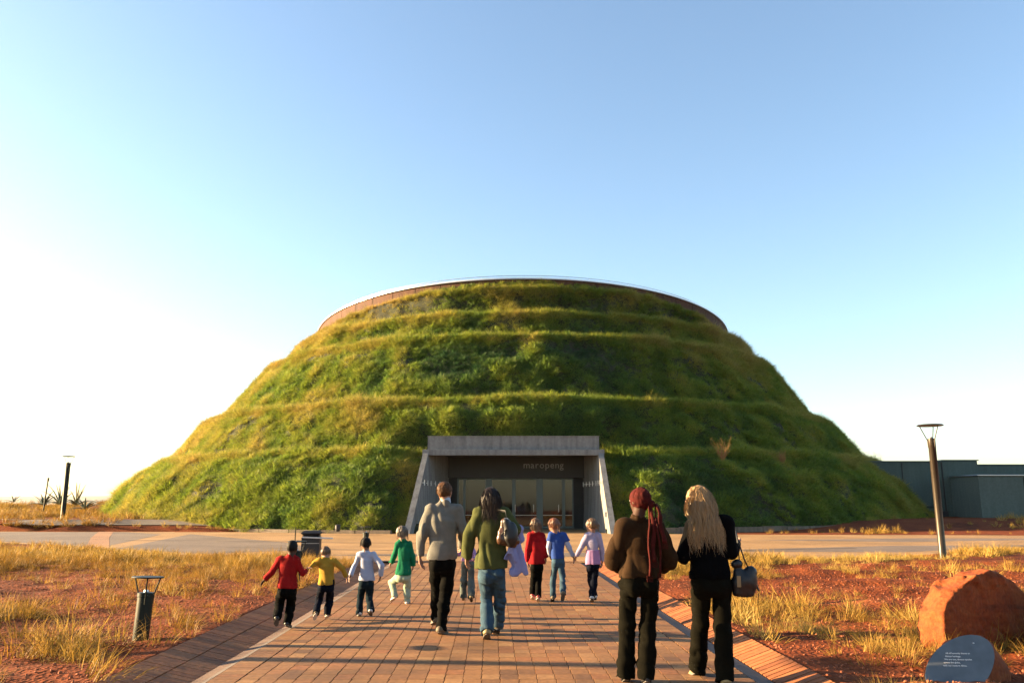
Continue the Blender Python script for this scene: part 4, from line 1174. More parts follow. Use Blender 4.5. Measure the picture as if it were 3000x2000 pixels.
    # eyes
    for s in (-1, 1):
        c = hp(s * .27, .77, .08); e = MB().lathe([(.001, -.5), (.38, -.38), (.5, 0), (.38, .38), (.001, .5)], 8)
        o = e.build("eye", M_EYE, root, True); o.location = c; o.scale = (.2 * a,) * 3
    # ---- trousers
    hemz = None
    P = Vol(lo, hi, .0075 if not kid else .006)
    waist = (hem if hem is not None else zh + .06 * h) + .03 * h
    hwx = hw + thigh * h * 1.0
    P.stack([zh - .075 * h, zh - .03 * h, zh + .02 * h, waist], [hpc[0]] * 3 + [hpc[0] * .6 + shc[0] * .4], [hpc[1]] * 4, np.array([.80, .95, .96, .86]) * hwx, np.array([.50, .66, .68, .58]) * hwx, .03)
    P.ell(hpc + np.array([-.35 * hwx, -.30 * hwx, -.02 * h]), np.array([.50, .48, .50]) * hwx, .03); P.ell(hpc + np.array([.35 * hwx, -.30 * hwx, -.02 * h]), np.array([.50, .48, .50]) * hwx, .03)
    for sd, (hp_, kn, an) in ((-1, ('hipL', 'knL', 'anL')), (1, ('hipR', 'knR', 'anR'))):
        e_ = L[an] + (L[an] - L[kn]) / np.linalg.norm(L[an] - L[kn]) * .018 * h
        P.cone(L[hp_] + np.array([0, 0, -.01 * h]), L[kn], thigh * h * .96, flare[0] * h, .010); P.cone(L[kn], e_, flare[0] * h * 1.03, flare[1] * h, .006, cutb=True, fy=1.12)
    P.wrinkle(folds(13, .010 * hs ** .5, .004, seed=loc[0] * 3))
    vol_obj("trousers", P, pants, root)
    # ---- top
    T = Vol(lo, hi, .0075 if not kid else .006)
    hz = hem if hem is not None else zh + .02 * h
    r0 = np.interp(.5, [0, 1], [hwx, sw])
    hx = max(hwx * 1.04, sw * .92) * girth; mx_ = sw * 1.0 * girth + .012 * h
    zz = [hz, hz + .03 * h, hz + .45 * (zt - hz), hz + .78 * (zt - hz), zt - .01 * h, zt + .018 * h, neckb[2] - .004 * h]
    fr = np.clip((np.array(zz) - zh) / (zt - zh), 0, 1.2); cx = hpc[0] + (shc[0] - hpc[0]) * np.minimum(fr, 1); cx[-1] = neckb[0]; cy = hpc[1] + (shc[1] - hpc[1]) * np.minimum(fr, 1)
    T.stack(zz, cx, cy, [hx, hx, mx_ * .93, mx_ * 1.0, mx_ * .96, mx_ * .62, .50 * a], np.array([hx * .72, hx * .74, mx_ * .62, mx_ * .64, mx_ * .48, mx_ * .36, .46 * a]), .03)
    T.cone(neckb + np.array([0, 0, -.02 * h]), neckb + np.array([0, 0, .006 * h]), .60 * a, .54 * a, .02, cutb=True)
    for s, sh, el, wr in ((-1, 'shL', 'elL', 'wrL'), (1, 'shR', 'elR', 'wrR')):
        T.cone(shc + (L[sh] - shc) * .7, L[sh], sleeve[0] * h * 1.02, sleeve[0] * h * .95, .03)
        if sleeve[2] > 0:
            T.cone(L[sh], L[el], sleeve[0] * h, sleeve[1] * h, .02); d = L[wr] - L[el]
            T.cone(L[el], L[el] + d * .97, sleeve[1] * h, sleeve[2] * h, .012, cutb=True)
        else:
            T.cone(L[sh], L[sh] + (L[el] - L[sh]) * .55, sleeve[0] * h, sleeve[0] * h * .95, .02, cutb=True)
    T.wrinkle(folds(9, .011 * hs ** .5, .005, torso=True, seed=loc[0] * 5 + 1))
    T.cutz(hz)
    o_top = vol_obj(topk or "jumper", T, top, root)
    # ---- shoes
    for sd, an, ft in ((-1, 'anL', 'toL'), (1, 'anR', 'toR')):
        A = L[an]; d = L[ft] - A; fl = .148 * h * (1 if not kid else 1.0)
        dn = d / np.linalg.norm(d)
        dnv = np.array([0, 1.0, 0]) * .0 + dn
        side = np.array([1.0, 0, 0]); side = side - dnv * (side @ dnv); side /= np.linalg.norm(side); up = np.cross(side, dnv)
        up *= np.sign(up @ (L[an] - L[ft]) + 1e-6) if abs(up[2]) < .2 else np.sign(up[2])
        S = Vol(A - .19, A + .19, .004)
        base = A - up * .040 * h * .9 - dnv * fl * .24                      # heel
        toe = base + dnv * fl * .94
        w_ = .026 * h
        S.cone(base + up * .018 * h + dnv * .02 * h, toe + up * .008 * h - dnv * .022 * h, w_ * .98, w_ * .86, .015)
        S.cone(base + up * .018 * h + dnv * .02 * h, A + up * .008 * h, w_ * .95, w_ * .95, .02)
        S.cone(base + up * .03 * h + dnv * .055 * h, toe + up * .010 * h - dnv * .04 * h, w_ * .85, w_ * .7, .02)
        # flat underside
        x = (np.arange(S.n[0]) * S.h + S.lo[0])[:, None, None]; y = (np.arange(S.n[1]) * S.h + S.lo[1])[None, :, None]; z = (np.arange(S.n[2]) * S.h + S.lo[2])[None, None, :]
        pl = -((x - base[0]) * up[0] + (y - base[1]) * up[1] + (z - base[2]) * up[2]) + .004
        S.f = np.maximum(S.f, pl.astype(np.float32))
        so = vol_obj("shoe", S, shoes, root)
        q = MB(); nn = 18; ring = []
        for k in range(nn):
            t = 2 * math.pi * k / nn; lx = math.cos(t); ly = math.sin(t)
            c = (base + toe) / 2; wl = w_ * (1.02 if ly > 0 else .88)
            ring.append(c + dnv * ly * fl * .475 + side * lx * wl)
        th_ = .0095 * hs + .004
        q.add([tuple(p - up * .004) for p in ring] + [tuple(p + up * th_) for p in ring], [tuple(range(nn - 1, -1, -1)), tuple(range(nn, 2 * nn))] + [(k, (k + 1) % nn, nn + (k + 1) % nn, nn + k) for k in range(nn)])
        q.build("sole", sole or M_SOLE, so)
    # ---- hair
    if hair is not None:
        Hh = hc[None, :]
        Hv = Vol(hc - np.array([1.6, 1.6, 1.5 + (hairlen / a if style in ('long', 'wavy') else .9)]) * a, hc + 1.5 * a, .005)
        puff = {'short': 1.06, 'crop': 1.03, 'bob': 1.16, 'long': 1.14, 'wavy': 1.2, 'tail': 1.08, 'wrap': 1.12}[style]
        Hv.ell(hp(0, -.12, .20), np.array([.74, .88, .86]) * a * puff, .01, Hn)
        # cut the face free
        Hv.ell(hp(0, 1.10, -.30), np.array([.72, .78, .86]) * a, .01, Hn, op='s')
        if style in ('short', 'crop', 'tail'):
            Hv.cone(hp(-1.0, .30, -.98), hp(1.0, .30, -.98), .52 * a, .52 * a, .02, op='s'); Hv.cone(hp(-1.2, -.55, -1.16), hp(1.2, -.55, -1.16), .48 * a, .48 * a, .02, op='s')
        if style == 'bob':
            Hv.stack([hc[2] - .75 * a, hc[2] - .4 * a, hc[2] + .2 * a], [hc[0]] * 3, [hc[1] - .2 * a] * 3, [.62 * a, .82 * a, .80 * a], [.5 * a, .68 * a, .7 * a], .03)
        if style in ('long', 'wavy'):
            zb = hc[2] - hairlen
            Hv.stack([zb, zb + .3 * hairlen, hc[2] - .5 * a, hc[2] + .2 * a], [hc[0] + (.10 * a)] * 2 + [hc[0]] * 2, [hc[1] - .75 * a] * 2 + [hc[1] - .45 * a, hc[1] - .2 * a],
                     np.array([.38, .72, .88, .8]) * a * (1.18 if style == 'wavy' else 1), np.array([.16, .30, .50, .7]) * a, .04)
        if style == 'tail':
            b = hp(.28, -.95, .12); Hv.ell(b, np.array([.30, .30, .32]) * a, .02)
            Hv.cone(b, b + np.array([.10, -.25, -1.1]) * a, .20 * a, .07 * a, .02)
        fr_ = 34 if style != 'crop' else 90
        Hv.wrinkle(lambda X, Y, Z: .0040 * (1 - 2 * np.abs(FN(X * fr_ + 1.3 * FN(X * 9, Y * 9, Z * 6), Y * fr_, Z * 8))) * (0.4 if style == 'crop' else 1.3))
        vol_obj("hair", Hv, hair, root)
        # loose strands
        nS = {'short': 240, 'crop': 0, 'bob': 420, 'long': 800, 'wavy': 800, 'tail': 320}.get(style, 0); st = []
        for i in range(nS):
            th_ = rng.uniform(0, 2 * math.pi); ph = math.acos(rng.uniform(-.15, 1)); n_ = np.array([math.sin(ph) * math.cos(th_), math.sin(ph) * math.sin(th_), math.cos(ph)])
            if n_[1] > .35 and n_[2] < .75: continue
            p = hp(0, -.12, .20) + Hn @ (n_ * np.array([.74, .88, .86]) * a * puff * 1.0); pts = [p.copy()]
            Lh = {'short': .05, 'bob': .13, 'tail': .10}.get(style, hairlen * rng.uniform(.7, 1.15)); k = 5 if style == 'short' else 11
            dd = Hn @ n_ * .5 + np.array([0, -.25, -.4]); wob = rng.uniform(0, 6, 2)
            for q in range(k):
                dd = dd * .62 + np.array([.03, -.02, -1.0]) * .45; wv = .30 if style in ('wavy', 'long') else .12
                v = dd / np.linalg.norm(dd) + wv * np.array([math.sin(q * 1.1 + wob[0]), math.sin(q * 1.0 + wob[1]), 0]); p = p + v * Lh / k; 
                # keep outside the back
                pts.append(p.copy())
            st.append(pts)
        if st: hairs("hair_strands", st, hair, root, .0018 if style != 'short' else .0013)["kind"] = "stuff"
    return root, L, dict(a=a, hp=hp, hc=hc, shc=shc, hpc=hpc, hem=hz, sw=sw, hwx=hwx, neck=neckb)

M_SOLE = simple("rubber_sole", (.10, .09, .08), .7, var=.2)
M_SOLEW = simple("white_sole", (.55, .53, .50), .6, var=.1)
M_SHOE_K = simple("black_leather_shoe", (.006, .006, .007), .5, var=.3)
M_SHOE_W = simple("white_trainer", (.62, .60, .57), .6, var=.12)
M_SHOE_B = simple("brown_suede_shoe", (.12, .085, .045), .7, var=.2)
M_SHOE_R = simple("red_trainer", (.50, .06, .05), .5, var=.2)
M_SHOE_T = simple("tan_boot", (.34, .25, .10), .6, var=.2)
M_BLKTR = cloth("black_trousers_cloth", (.004, .004, .0035), .3)
M_DARKTR = cloth("olive_black_trousers_cloth", (.0055, .005, .0028), .3)
M_NAVY = cloth("navy_trousers_cloth", (.006, .008, .016), .3)
M_DENIM = cloth("blue_denim", (.040, .080, .120), .35, scale=9)
M_DENIM_D = cloth("dark_denim", (.010, .020, .028), .4, scale=9)
M_DENIM_P = cloth("faded_denim", (.10, .12, .11), .35, scale=9)
M_MINT = cloth("pale_mint_cotton", (.34, .40, .29), .1)
M_RED = cloth("red_wool", (.30, .008, .008), .15)
M_REDF = cloth("red_fleece", (.28, .006, .010), .15)
M_YEL = cloth("mustard_wool", (.40, .24, .030), .12)
M_WHT = cloth("white_cotton", (.42, .46, .60), .06)
M_GRN = cloth("emerald_fleece", (.006, .15, .07), .12)
M_GREYK = cloth("grey_knit", (.18, .175, .155), .12, bscale=300, bump=.3)
M_OLIVE = cloth("olive_fleece", (.070, .080, .024), .15)
M_BLUE = cloth("blue_cotton", (.03, .075, .30), .1)
M_PINK = cloth("pink_cotton", (.40, .22, .40), .1)
M_LILAC = cloth("pale_lilac_cotton", (.38, .34, .48), .08)
M_BROWN = cloth("brown_fleece", (.030, .014, .004), .2)
M_BLKTOP = cloth("black_wool", (.0025, .0025, .003), .3)
M_SCARF = cloth("dark_red_scarf", (.065, .008, .006), .35, scale=30)
M_LAV = cloth("lavender_jacket_cloth", (.26, .28, .52), .08)
M_H_BLK = simple("black_hair", (.005, .004, .003), .7, var=.3, spec=.2)
M_H_BRN = simple("chestnut_hair", (.085, .036, .011), .6, var=.5, scale=40, spec=.2)
M_H_DK = simple("dark_brown_hair", (.014, .006, .0035), .5, var=.5, scale=40, spec=.25)
M_H_BLD = simple("blonde_hair", (.33, .20, .075), .42, var=.35, scale=50, spec=.5, stretch=(1, 1, .15))
M_H_ASH = simple("ash_blond_hair", (.12, .092, .062), .5, var=.3, scale=40)
M_H_RED = simple("ginger_hair", (.18, .060, .018), .45, var=.4, scale=40)
M_H_LB = simple("light_brown_hair", (.125, .068, .027), .45, var=.4, scale=40)
M_LEATHER = simple("brown_leather", (.075, .030, .012), .35, var=.3, scale=14)

def joints(Y, head, neck, shL, shR, elL, elR, wrL, wrR, haL, haR, hipL, hipR, knL, knR, anL, anR, toL, toR):
    """each joint: (x, y[, dy]) in photo units on the plane Y + dy"""
    d = dict(head=head, neck=neck, shL=shL, shR=shR, elL=elL, elR=elR, wrL=wrL, wrR=wrR, haL=haL, haR=haR, hipL=hipL, hipR=hipR, knL=knL, knR=knR, anL=anL, anR=anR, toL=toL, toR=toR)
    return {k: at(v[0], v[1], Y + (v[2] if len(v) > 2 else 0)) for k, v in d.items()}
def c2(x, y, dy=0): return (548.8 + x / 4, 1136.8 + y / 4, dy)
def cm(x, y, dy=0): return (940.8 + x / 4, 1097.6 + y / 4, dy)
def cr(x, y, dy=0): return (1176 + .15 * x, 1176 + .15 * y, dy)
def cs(x, y, dy=0): return (1364.2 + .3 * x, 1097.6 + .3 * y, dy)
def floor_pt(J): 
    x = (J['hipL'].x + J['hipR'].x) / 2; y = (J['hipL'].y + J['hipR'].y) / 2
    return (round(x, 3), round(y, 3), 0.0)
GCH = "children walking hand in hand"

# boy in the red jumper
Y = 10.85
J = joints(Y, c2(492, 482, .03), c2(482, 548), c2(372, 592), c2(527, 597), c2(310, 700, -.02), c2(590, 715, .02), c2(238, 775, -.03), c2(608, 692, .12), c2(205, 806, -.03), c2(640, 668, .22),
           c2(400, 872), c2(480, 872), c2(372, 1005, .10), c2(478, 1010, .16), c2(350, 1125, -.20), c2(445, 1168, .02), c2(350, 1205, -.08), c2(510, 1200, .20))
person("boy in a red jumper with a blue collar, dark trousers, arm stretched out left", floor_pt(J), 1.08, J, kid=True, skin=M_SKIN_D, top=M_RED, pants=M_BLKTR, shoes=M_SHOE_K, sole=M_SOLE, hair=M_H_BLK, style='crop', hem=None, head_yaw=R(-12), group=GCH,
       sleeve=(.045, .038, .030), flare=(.058, .048), thigh=.065, girth=1.02)
# child in the yellow jumper
Y = 11.45
J = joints(Y, c2(798, 530, .08), c2(800, 572, .03), c2(755, 600), c2(875, 605), c2(695, 628, .0), c2(950, 672, .02), c2(648, 665, -.12), c2(988, 750, .06), c2(622, 672, -.30), c2(1000, 785, .10),
           c2(765, 835), c2(838, 835), c2(735, 955, .12), c2(832, 960, .18), c2(708, 1080, -.20), c2(812, 1085, .12), c2(690, 1150, -.10), c2(800, 1128, .32))
person("small child in a mustard yellow jumper between the red and white clad boys", floor_pt(J), .98, J, kid=True, skin=M_SKIN_L, top=M_YEL, pants=M_NAVY, shoes=M_SHOE_B, sole=M_SHOE_W, hair=M_H_LB, style='short', head_pitch=R(-12), head_yaw=R(-18), group=GCH,
       sleeve=(.048, .040, .030), flare=(.056, .048), thigh=.062, girth=1.02)
# boy in the white shirt
Y = 11.95
J = joints(Y, c2(1165, 448, .02), c2(1168, 508), c2(1112, 545), c2(1235, 548), c2(1062, 650, .0), c2(1308, 650, -.05), c2(1022, 742, -.12), c2(1300, 742, -.02), c2(1003, 780, -.18), c2(1296, 785, .02),
           c2(1140, 800), c2(1205, 800), c2(1118, 930, .10), c2(1198, 935, .05), c2(1108, 1080, .0), c2(1210, 1050, -.12), c2(1098, 1130, .18), c2(1218, 1092, .02))
person("dark haired boy in a long white shirt and dark jeans, third from left", floor_pt(J), 1.10, J, kid=True, skin=M_SKIN_M, top=M_WHT, pants=M_DENIM_D, shoes=M_SHOE_W, sole=M_SOLE, hair=M_H_BLK, style='short', head_yaw=R(10), topk="shirt", group=GCH,
       sleeve=(.045, .036, .030), flare=(.046, .042), thigh=.058, girth=1.0)
# toddler in green
Y = 13.4
J = joints(Y, c2(1492, 342, .0), c2(1502, 402), c2(1465, 445), c2(1560, 450), c2(1425, 560, .05), c2(1600, 560, .02), c2(1395, 620, .12), c2(1600, 650, .05), c2(1385, 645, .16), c2(1598, 680, .08),
           c2(1478, 745), c2(1542, 745), c2(1405, 800, .12), c2(1545, 865, .05), c2(1430, 925, .0), c2(1545, 975, .0), c2(1395, 955, .10), c2(1550, 995, .22))
person("fair haired child in an emerald green jumper and pale mint trousers", floor_pt(J), 1.12, J, kid=True, skin=M_SKIN_L, top=M_GRN, pants=M_MINT, shoes=M_SHOE_W, sole=M_SOLEW, hair=M_H_ASH, style='bob', head_yaw=R(62),
       sleeve=(.048, .040, .032), flare=(.050, .046), thigh=.062, girth=1.05)
# man
Y = 10.35
J = joints(Y, cm(325, 128, .03), cm(328, 208), cm(192, 292), cm(438, 292), cm(118, 510, -.02), cm(488, 480, .0), cm(92, 715, .02), cm(478, 620, .28), cm(98, 800, .05), cm(478, 650, .40),
           cm(240, 775), cm(362, 775), cm(250, 1010, .28), cm(330, 1050, .10), cm(245, 1275, .45), cm(290, 1372, -.02), cm(215, 1300, .62), cm(352, 1405, .14))
r_, L_, d_ = person("tall man in a light grey knitted jumper and black trousers", floor_pt(J), 1.80, J, skin=M_SKIN_L, top=M_GREYK, pants=M_BLKTR, shoes=M_SHOE_B, hair=M_H_BRN, style='short', head_yaw=R(-20),
       sleeve=(.044, .037, .028), flare=(.044, .036), thigh=.057, girth=.98)
V_ = Vol(d_['neck'] - .12, d_['neck'] + .12, .004); V_.cone(d_['neck'] + np.array([0, .01, -.01]), d_['neck'] + np.array([0, .02, .035]), .068, .060, 0, cutb=True); V_.cone(d_['neck'] + np.array([0, .01, -.02]), d_['neck'] + np.array([0, .02, .05]), .058, .052, 0, op='s')
vol_obj("shirt_collar", V_, cloth("pale_blue_shirt_cloth", (.50, .56, .64)), r_)
# ribbed waistband of the knit
# child between the man and the woman
Y = 13.4
J = joints(Y, cm(535, 592, .0), cm(535, 640), cm(492, 660), cm(580, 660), cm(475, 680, -.2), cm(600, 720, -.2), cm(468, 650, -.9), cm(545, 755, -.9), cm(474, 640, -1.3), cm(530, 765, -1.3),
           cm(510, 775), cm(560, 775), cm(498, 930, .05), cm(565, 930, .0), cm(492, 1085, .1), cm(566, 1085, -.15), cm(500, 1115, .3), cm(572, 1135, -.03))
for k in ('wrL', 'wrR', 'haL', 'haR', 'elL', 'elR'):
    pass
J['elL'] = J['shL'] + Vector((-.06, -.10, -.06)); J['wrL'] = J['elL'] + Vector((-.03, -.18, .03)); J['haL'] = J['wrL'] + Vector((0, -.08, .03))
J['elR'] = J['shR'] + Vector((.05, -.10, -.10)); J['wrR'] = J['elR'] + Vector((-.02, -.17, -.02)); J['haR'] = J['wrR'] + Vector((-.02, -.08, 0))
person("child in faded jeans mostly hidden between the man and the woman", floor_pt(J), .98, J, kid=True, skin=M_SKIN_L, top=M_PINK, pants=M_DENIM_P, shoes=M_SHOE_T, sole=M_SHOE_K, hair=M_H_DK, style='short',
       sleeve=(.045, .036, .030), flare=(.056, .060), thigh=.062)
# woman in olive
Y = 9.95
J = joints(Y, cm(745, 190, .03), cm(745, 290), cm(645, 325), cm(870, 325), cm(556, 520, .0), cm(972, 470, -.05), cm(522, 725, .10), cm(960, 560, .20), cm(520, 790, .16), cm(930, 590, .28),
           cm(700, 860), cm(812, 860), cm(708, 1110, .18), cm(828, 1110, .18), cm(712, 1395, -.05), cm(805, 1345, .35), cm(712, 1450, .12), cm(790, 1385, .52))
rW, LW, dW = person("woman in an olive green fleece and blue jeans with dark wavy hair", floor_pt(J), 1.72, J, skin=M_SKIN_L, top=M_OLIVE, pants=M_DENIM, shoes=M_SHOE_T, hair=M_H_DK, style='wavy', hairlen=.34,
       sleeve=(.052, .045, .040), flare=(.043, .047), thigh=.058, girth=1.08, topk="fleece")
# three girls
Y = 13.65
J = joints(Y, cr(362, 200, .0), cr(368, 285), cr(285, 365), cr(455, 365), cr(240, 560, .0), cr(495, 560, .02), cr(238, 745, .05), cr(512, 690, .03), cr(240, 780, .07), cr(520, 730, .04),
           cr(345, 815), cr(415, 815), cr(325, 1020, .08), cr(410, 1030, .08), cr(315, 1255, .15), cr(400, 1278, .0), cr(330, 1310, .33), cr(405, 1335, .16))
person("child in a bright red fleece and black trousers, left of the girl in blue", floor_pt(J), 1.27, J, kid=True, skin=M_SKIN_L, top=M_REDF, pants=M_BLKTR, shoes=M_SHOE_R, sole=M_SHOE_W, hair=M_H_LB, style='bob', topk="fleece", group="three girls walking on the right",
       sleeve=(.050, .043, .038), flare=(.042, .042), thigh=.052, girth=1.12)
Y = 13.5
J = joints(Y, cr(632, 195, .0), cr(660, 290), cr(600, 350), cr(782, 350), cr(560, 530, .0), cr(872, 530, .0), cr(582, 665, .10), cr(940, 678, .02), cr(590, 700, .14), cr(955, 722, .03),
           cr(668, 735), cr(745, 735), cr(632, 985, .10), cr(768, 975, .0), cr(625, 1285, .12), cr(782, 1235, -.15), cr(612, 1325, .30), cr(765, 1330, -.06))
rB, LB, dB = person("ginger girl in a blue tunic over white sleeves, head turned left", floor_pt(J), 1.29, J, kid=True, skin=M_SKIN_L, top=M_BLUE, pants=M_DENIM, shoes=M_SHOE_B, sole=M_SOLE, hair=M_H_RED, style='tail', head_yaw=R(40), topk="tunic", group="three girls walking on the right",
       sleeve=(.046, .036, 0), flare=(.038, .040), thigh=.048, girth=1.0)
V_ = Vol(np.min(list(LB.values()), axis=0) - .1, np.max(list(LB.values()), axis=0) + .1, .006)
for s_, e_, w_ in (('shL', 'elL', 'wrL'), ('shR', 'elR', 'wrR')):
    V_.cone(LB[s_], LB[e_], .036 * 1.29, .030 * 1.29, .01); V_.cone(LB[e_], LB[w_], .030 * 1.29, .024 * 1.29, .01, cutb=True)
V_.wrinkle(folds(14, .004, .002)); vol_obj("white_undershirt", V_, M_WHT, rB)
Y = 13.4
J = joints(Y, cr(1218, 198, .0), cr(1225, 300), cr(1155, 355), cr(1325, 355), cr(1068, 525, .0), cr(1378, 560, .0), cr(985, 665, .05), cr(1382, 755, .03), cr(960, 715, .12), cr(1378, 810, .05),
           cr(1205, 800), cr(1280, 800), cr(1205, 1025, .12), cr(1258, 1030, .05), cr(1268, 1270, .22), cr(1222, 1290, -.02), cr(1270, 1310, .42), cr(1220, 1350, .14))
rP, LP_, dP = person("girl in a pale lilac cardigan and pink tunic, ponytail, head turned left", floor_pt(J), 1.28, J, kid=True, skin=M_SKIN_L, top=M_LILAC, pants=M_NAVY, shoes=M_SHOE_W, sole=M_SOLE, hair=M_H_LB, style='tail', head_yaw=R(50), topk="cardigan", group="three girls walking on the right",
       sleeve=(.040, .034, .030), flare=(.046, .042), thigh=.050, girth=.95)
V_ = Vol(np.min(list(LP_.values()), axis=0) - .1, np.max(list(LP_.values()), axis=0) + .1, .006); hz = dP['hem']; c0 = dP['hpc']; w0 = dP['hwx'] * 1.06
V_.stack([hz - .02, hz + .03, hz + .16, hz + .20], [c0[0]] * 4, [c0[1]] * 4, [w0 * 1.14, w0 * 1.12, w0 * .98, w0 * .96], [w0 * .84, w0 * .82, w0 * .72, w0 * .70], 0); V_.wrinkle(lambda X, Y, Z: .006 * FN(X * 26, Y * 26, Z * 1.5))
vol_obj("pink_tunic", V_, M_PINK, rP)
# woman with the headscarf
Y = 7.6
J = joints(Y, cs(350, 178, .02), cs(335, 282), cs(238, 372), cs(478, 378), cs(150, 600, .05), cs(572, 600, .05), cs(215, 600, .28), cs(510, 600, .28), cs(270, 590, .36), cs(450, 590, .36),
           cs(268, 790), cs(428, 790), cs(255, 1110, .08), cs(412, 1120, .03), cs(240, 1500, .10), cs(398, 1515, .0), cs(238, 1560, .28), cs(400, 1575, .18))
rS, LS, dS = person("woman in a brown batwing top with a dark red headscarf, dark trousers", floor_pt(J), 1.68, J, skin=M_SKIN_D, top=M_BROWN, pants=M_DARKTR, shoes=M_SHOE_K, hair=M_SCARF, style='wrap', head_yaw=R(35),
       sleeve=(.050, .052, .034), flare=(.044, .050), thigh=.055, girth=.95, topk="top")
# batwing under the arms
V_ = Vol(np.min(list(LS.values()), axis=0) - .15, np.max(list(LS.values()), axis=0) + .15, .008)
for s_ in (-1, 1):
    e_ = LS['elL' if s_ < 0 else 'elR']; sh_ = LS['shL' if s_ < 0 else 'shR']; w_ = LS['wrL' if s_ < 0 else 'wrR']
    V_.cone(sh_, e_ + np.array([-s_ * .02, 0, -.05]), .058, .066, .03); V_.cone(e_ + np.array([-s_ * .01, 0, -.05]), e_ + np.array([-s_ * .04, .04, -.10]), .066, .055, .03); V_.cone(e_ + np.array([0, 0, -.03]), w_, .08, .055, .03)
    V_.cone((sh_ + e_) / 2, np.array([LS['hipL'][0] * .5 + LS['hipR'][0] * .5 + s_ * .12, e_[1], e_[2] - .02]), .07, .07, .03)
V_.wrinkle(folds(9, .008, .004, torso=True)); vol_obj("batwing_sleeve", V_, M_BROWN, rS)
a_ = dS['a']; kb = dS['hp'](.35, -.95, -.20)
V_ = Vol(kb - np.array([.2, .2, .2]), kb + .15, .004); V_.ell(kb, np.array([.36, .34, .34]) * a_, .02); V_.wrinkle(lambda X, Y, Z: .004 * FN(X * 60, Y * 60, Z * 20)); vol_obj("scarf_knot", V_, M_SCARF, rS)
for q, (dx0, dx1, ln) in enumerate(((-.03, -.055, .62), (.03, .05, .60), (.0, -.01, .50), (.045, .085, .34))):
    pts = []; n_ = 14
    for i in range(n_):
        t_ = i / (n_ - 1); zz_ = kb[2] - ln * t_ ; yy_ = kb[1] - .02 - .035 * math.sin(min(1, t_ * 2.2) * 1.57) + .012 * math.sin(7 * t_ + q)
        pts.append((kb[0] + dx0 + (dx1 - dx0) * t_ + .008 * math.sin(9 * t_ + q * 2), min(yy_, dS['shc'][1] - .13 - .03 * t_) if t_ > .25 else yy_ - .05 * t_ * 4 * .4, zz_))
    MB().tube(pts, [.012 + .009 * math.sin(min(1, i / 6) * 1.57) + .003 * math.sin(i * 1.7) for i in range(n_)], 10, flat=(.42, 1)).build("scarf_end", M_SCARF, rS, True)
    fr = MB()
    for k in range(7):
        x_ = pts[-1][0] - .024 + k * .008; fr.tube([(x_, pts[-1][1], pts[-1][2] + .005), (x_ + .002, pts[-1][1] - .004, pts[-1][2] - .05)], .0022, 4)
    fr.build("fringe", M_SCARF, rS)
# blonde woman
Y = 7.72
J = joints(Y, cs(792, 165, .02), cs(800, 290), cs(755, 360), cs(1015, 350), cs(690, 590, .0), cs(1048, 570, -.02), cs(745, 540, .26), cs(1085, 500, .30), cs(790, 520, .34), cs(1100, 480, .38),
           cs(820, 800), cs(972, 800), cs(815, 1125, .10), cs(985, 1130, .0), cs(790, 1440, .25), cs(1005, 1530, -.12), cs(735, 1475, .40), cs(1010, 1590, .06))
rH, LH, dH = person("woman all in black with long wavy blonde hair blowing to the right", floor_pt(J), 1.72, J, skin=M_SKIN_L, top=M_BLKTOP, pants=M_DARKTR, shoes=M_SHOE_T, hair=M_H_BLD, style='long', hairlen=.44, head_yaw=R(48),
       sleeve=(.044, .040, .032), flare=(.046, .050), thigh=.057, girth=.98, topk="coat")
# windblown outer locks
st = []
for i in range(520):
    th_ = rng.uniform(2.6, 6.9); ph = rng.uniform(.1, 1.5); a_ = dH['a']
    n_ = np.array([math.sin(ph) * math.cos(th_), math.sin(ph) * math.sin(th_), math.cos(ph)]); p = dH['hp'](0, -.12, .2) + n_ * np.array([.8, .9, .9]) * a_; pts = [p.copy()]; d_ = n_ * .4 + np.array([.1, -.2, -.5])
    wx = rng.uniform(.0, .38) * (n_[0] > -.2); Lh = rng.uniform(.34, .56); w0, w1 = rng.uniform(0, 6, 2)
    for q in range(13):
        d_ = d_ * .7 + np.array([wx * .5, -.05, -1.0]) * .32; v = d_ / np.linalg.norm(d_) + .34 * np.array([math.sin(q * .95 + w0), .5 * math.sin(q * 1.2 + w1), 0]); p = p + v * Lh / 13; p[1] = min(p[1], dH['shc'][1] - .10 + .0 * q) if p[2] < dH['neck'][2] else p[1]; pts.append(p.copy())
    st.append(pts)
hairs("hair_locks", st, M_H_BLD, rH, .0022)["kind"] = "stuff"

# ---- things carried
def obj_from_vol(name, V_, mat, label, cat, loc=(0, 0, 0)):
    o = vol_obj(name, V_, mat, None); o.location = loc; return tag(o, label, cat)
# brown leather bag on the olive woman's back
bag = empty("shoulder_bag", rW.location); tag(bag, "brown leather bag hanging on the olive clad woman's back", "bag")
c = np.array(at(*cm(872, 500)[:2], 9.95 - .22)) - np.array(rW.location)
V_ = Vol(c - .35, c + .3, .005); V_.cone(c + np.array([.0, .0, .11]), c + np.array([-.02, 0, -.07]), .045, .075, .03, fy=.6); V_.cone(c + np.array([.03, .0, .10]), c + np.array([.075, 0, -.09]), .05, .075, .03, fy=.6); V_.cone(c + np.array([-.03, 0, -.08]), c + np.array([.10, 0, -.10]), .065, .065, .03, fy=.7)
V_.wrinkle(lambda X, Y, Z: .010 * (1 - 2.4 * np.abs(FN(X * 14 + 4 * Z, Y * 8, Z * 5))) + .004 * FN(X * 40, Y * 40, Z * 40)); vol_obj("bag_body", V_, M_LEATHER, bag)
MB().tube([c + np.array([-.05, -.055, -.03]), c + np.array([.02, -.075, .04]), c + np.array([.10, -.06, .02])], .009, 6, flat=(.4, 1.4)).build("zip_flap", M_SHOE_K, bag, True)
sh = LW['shR']
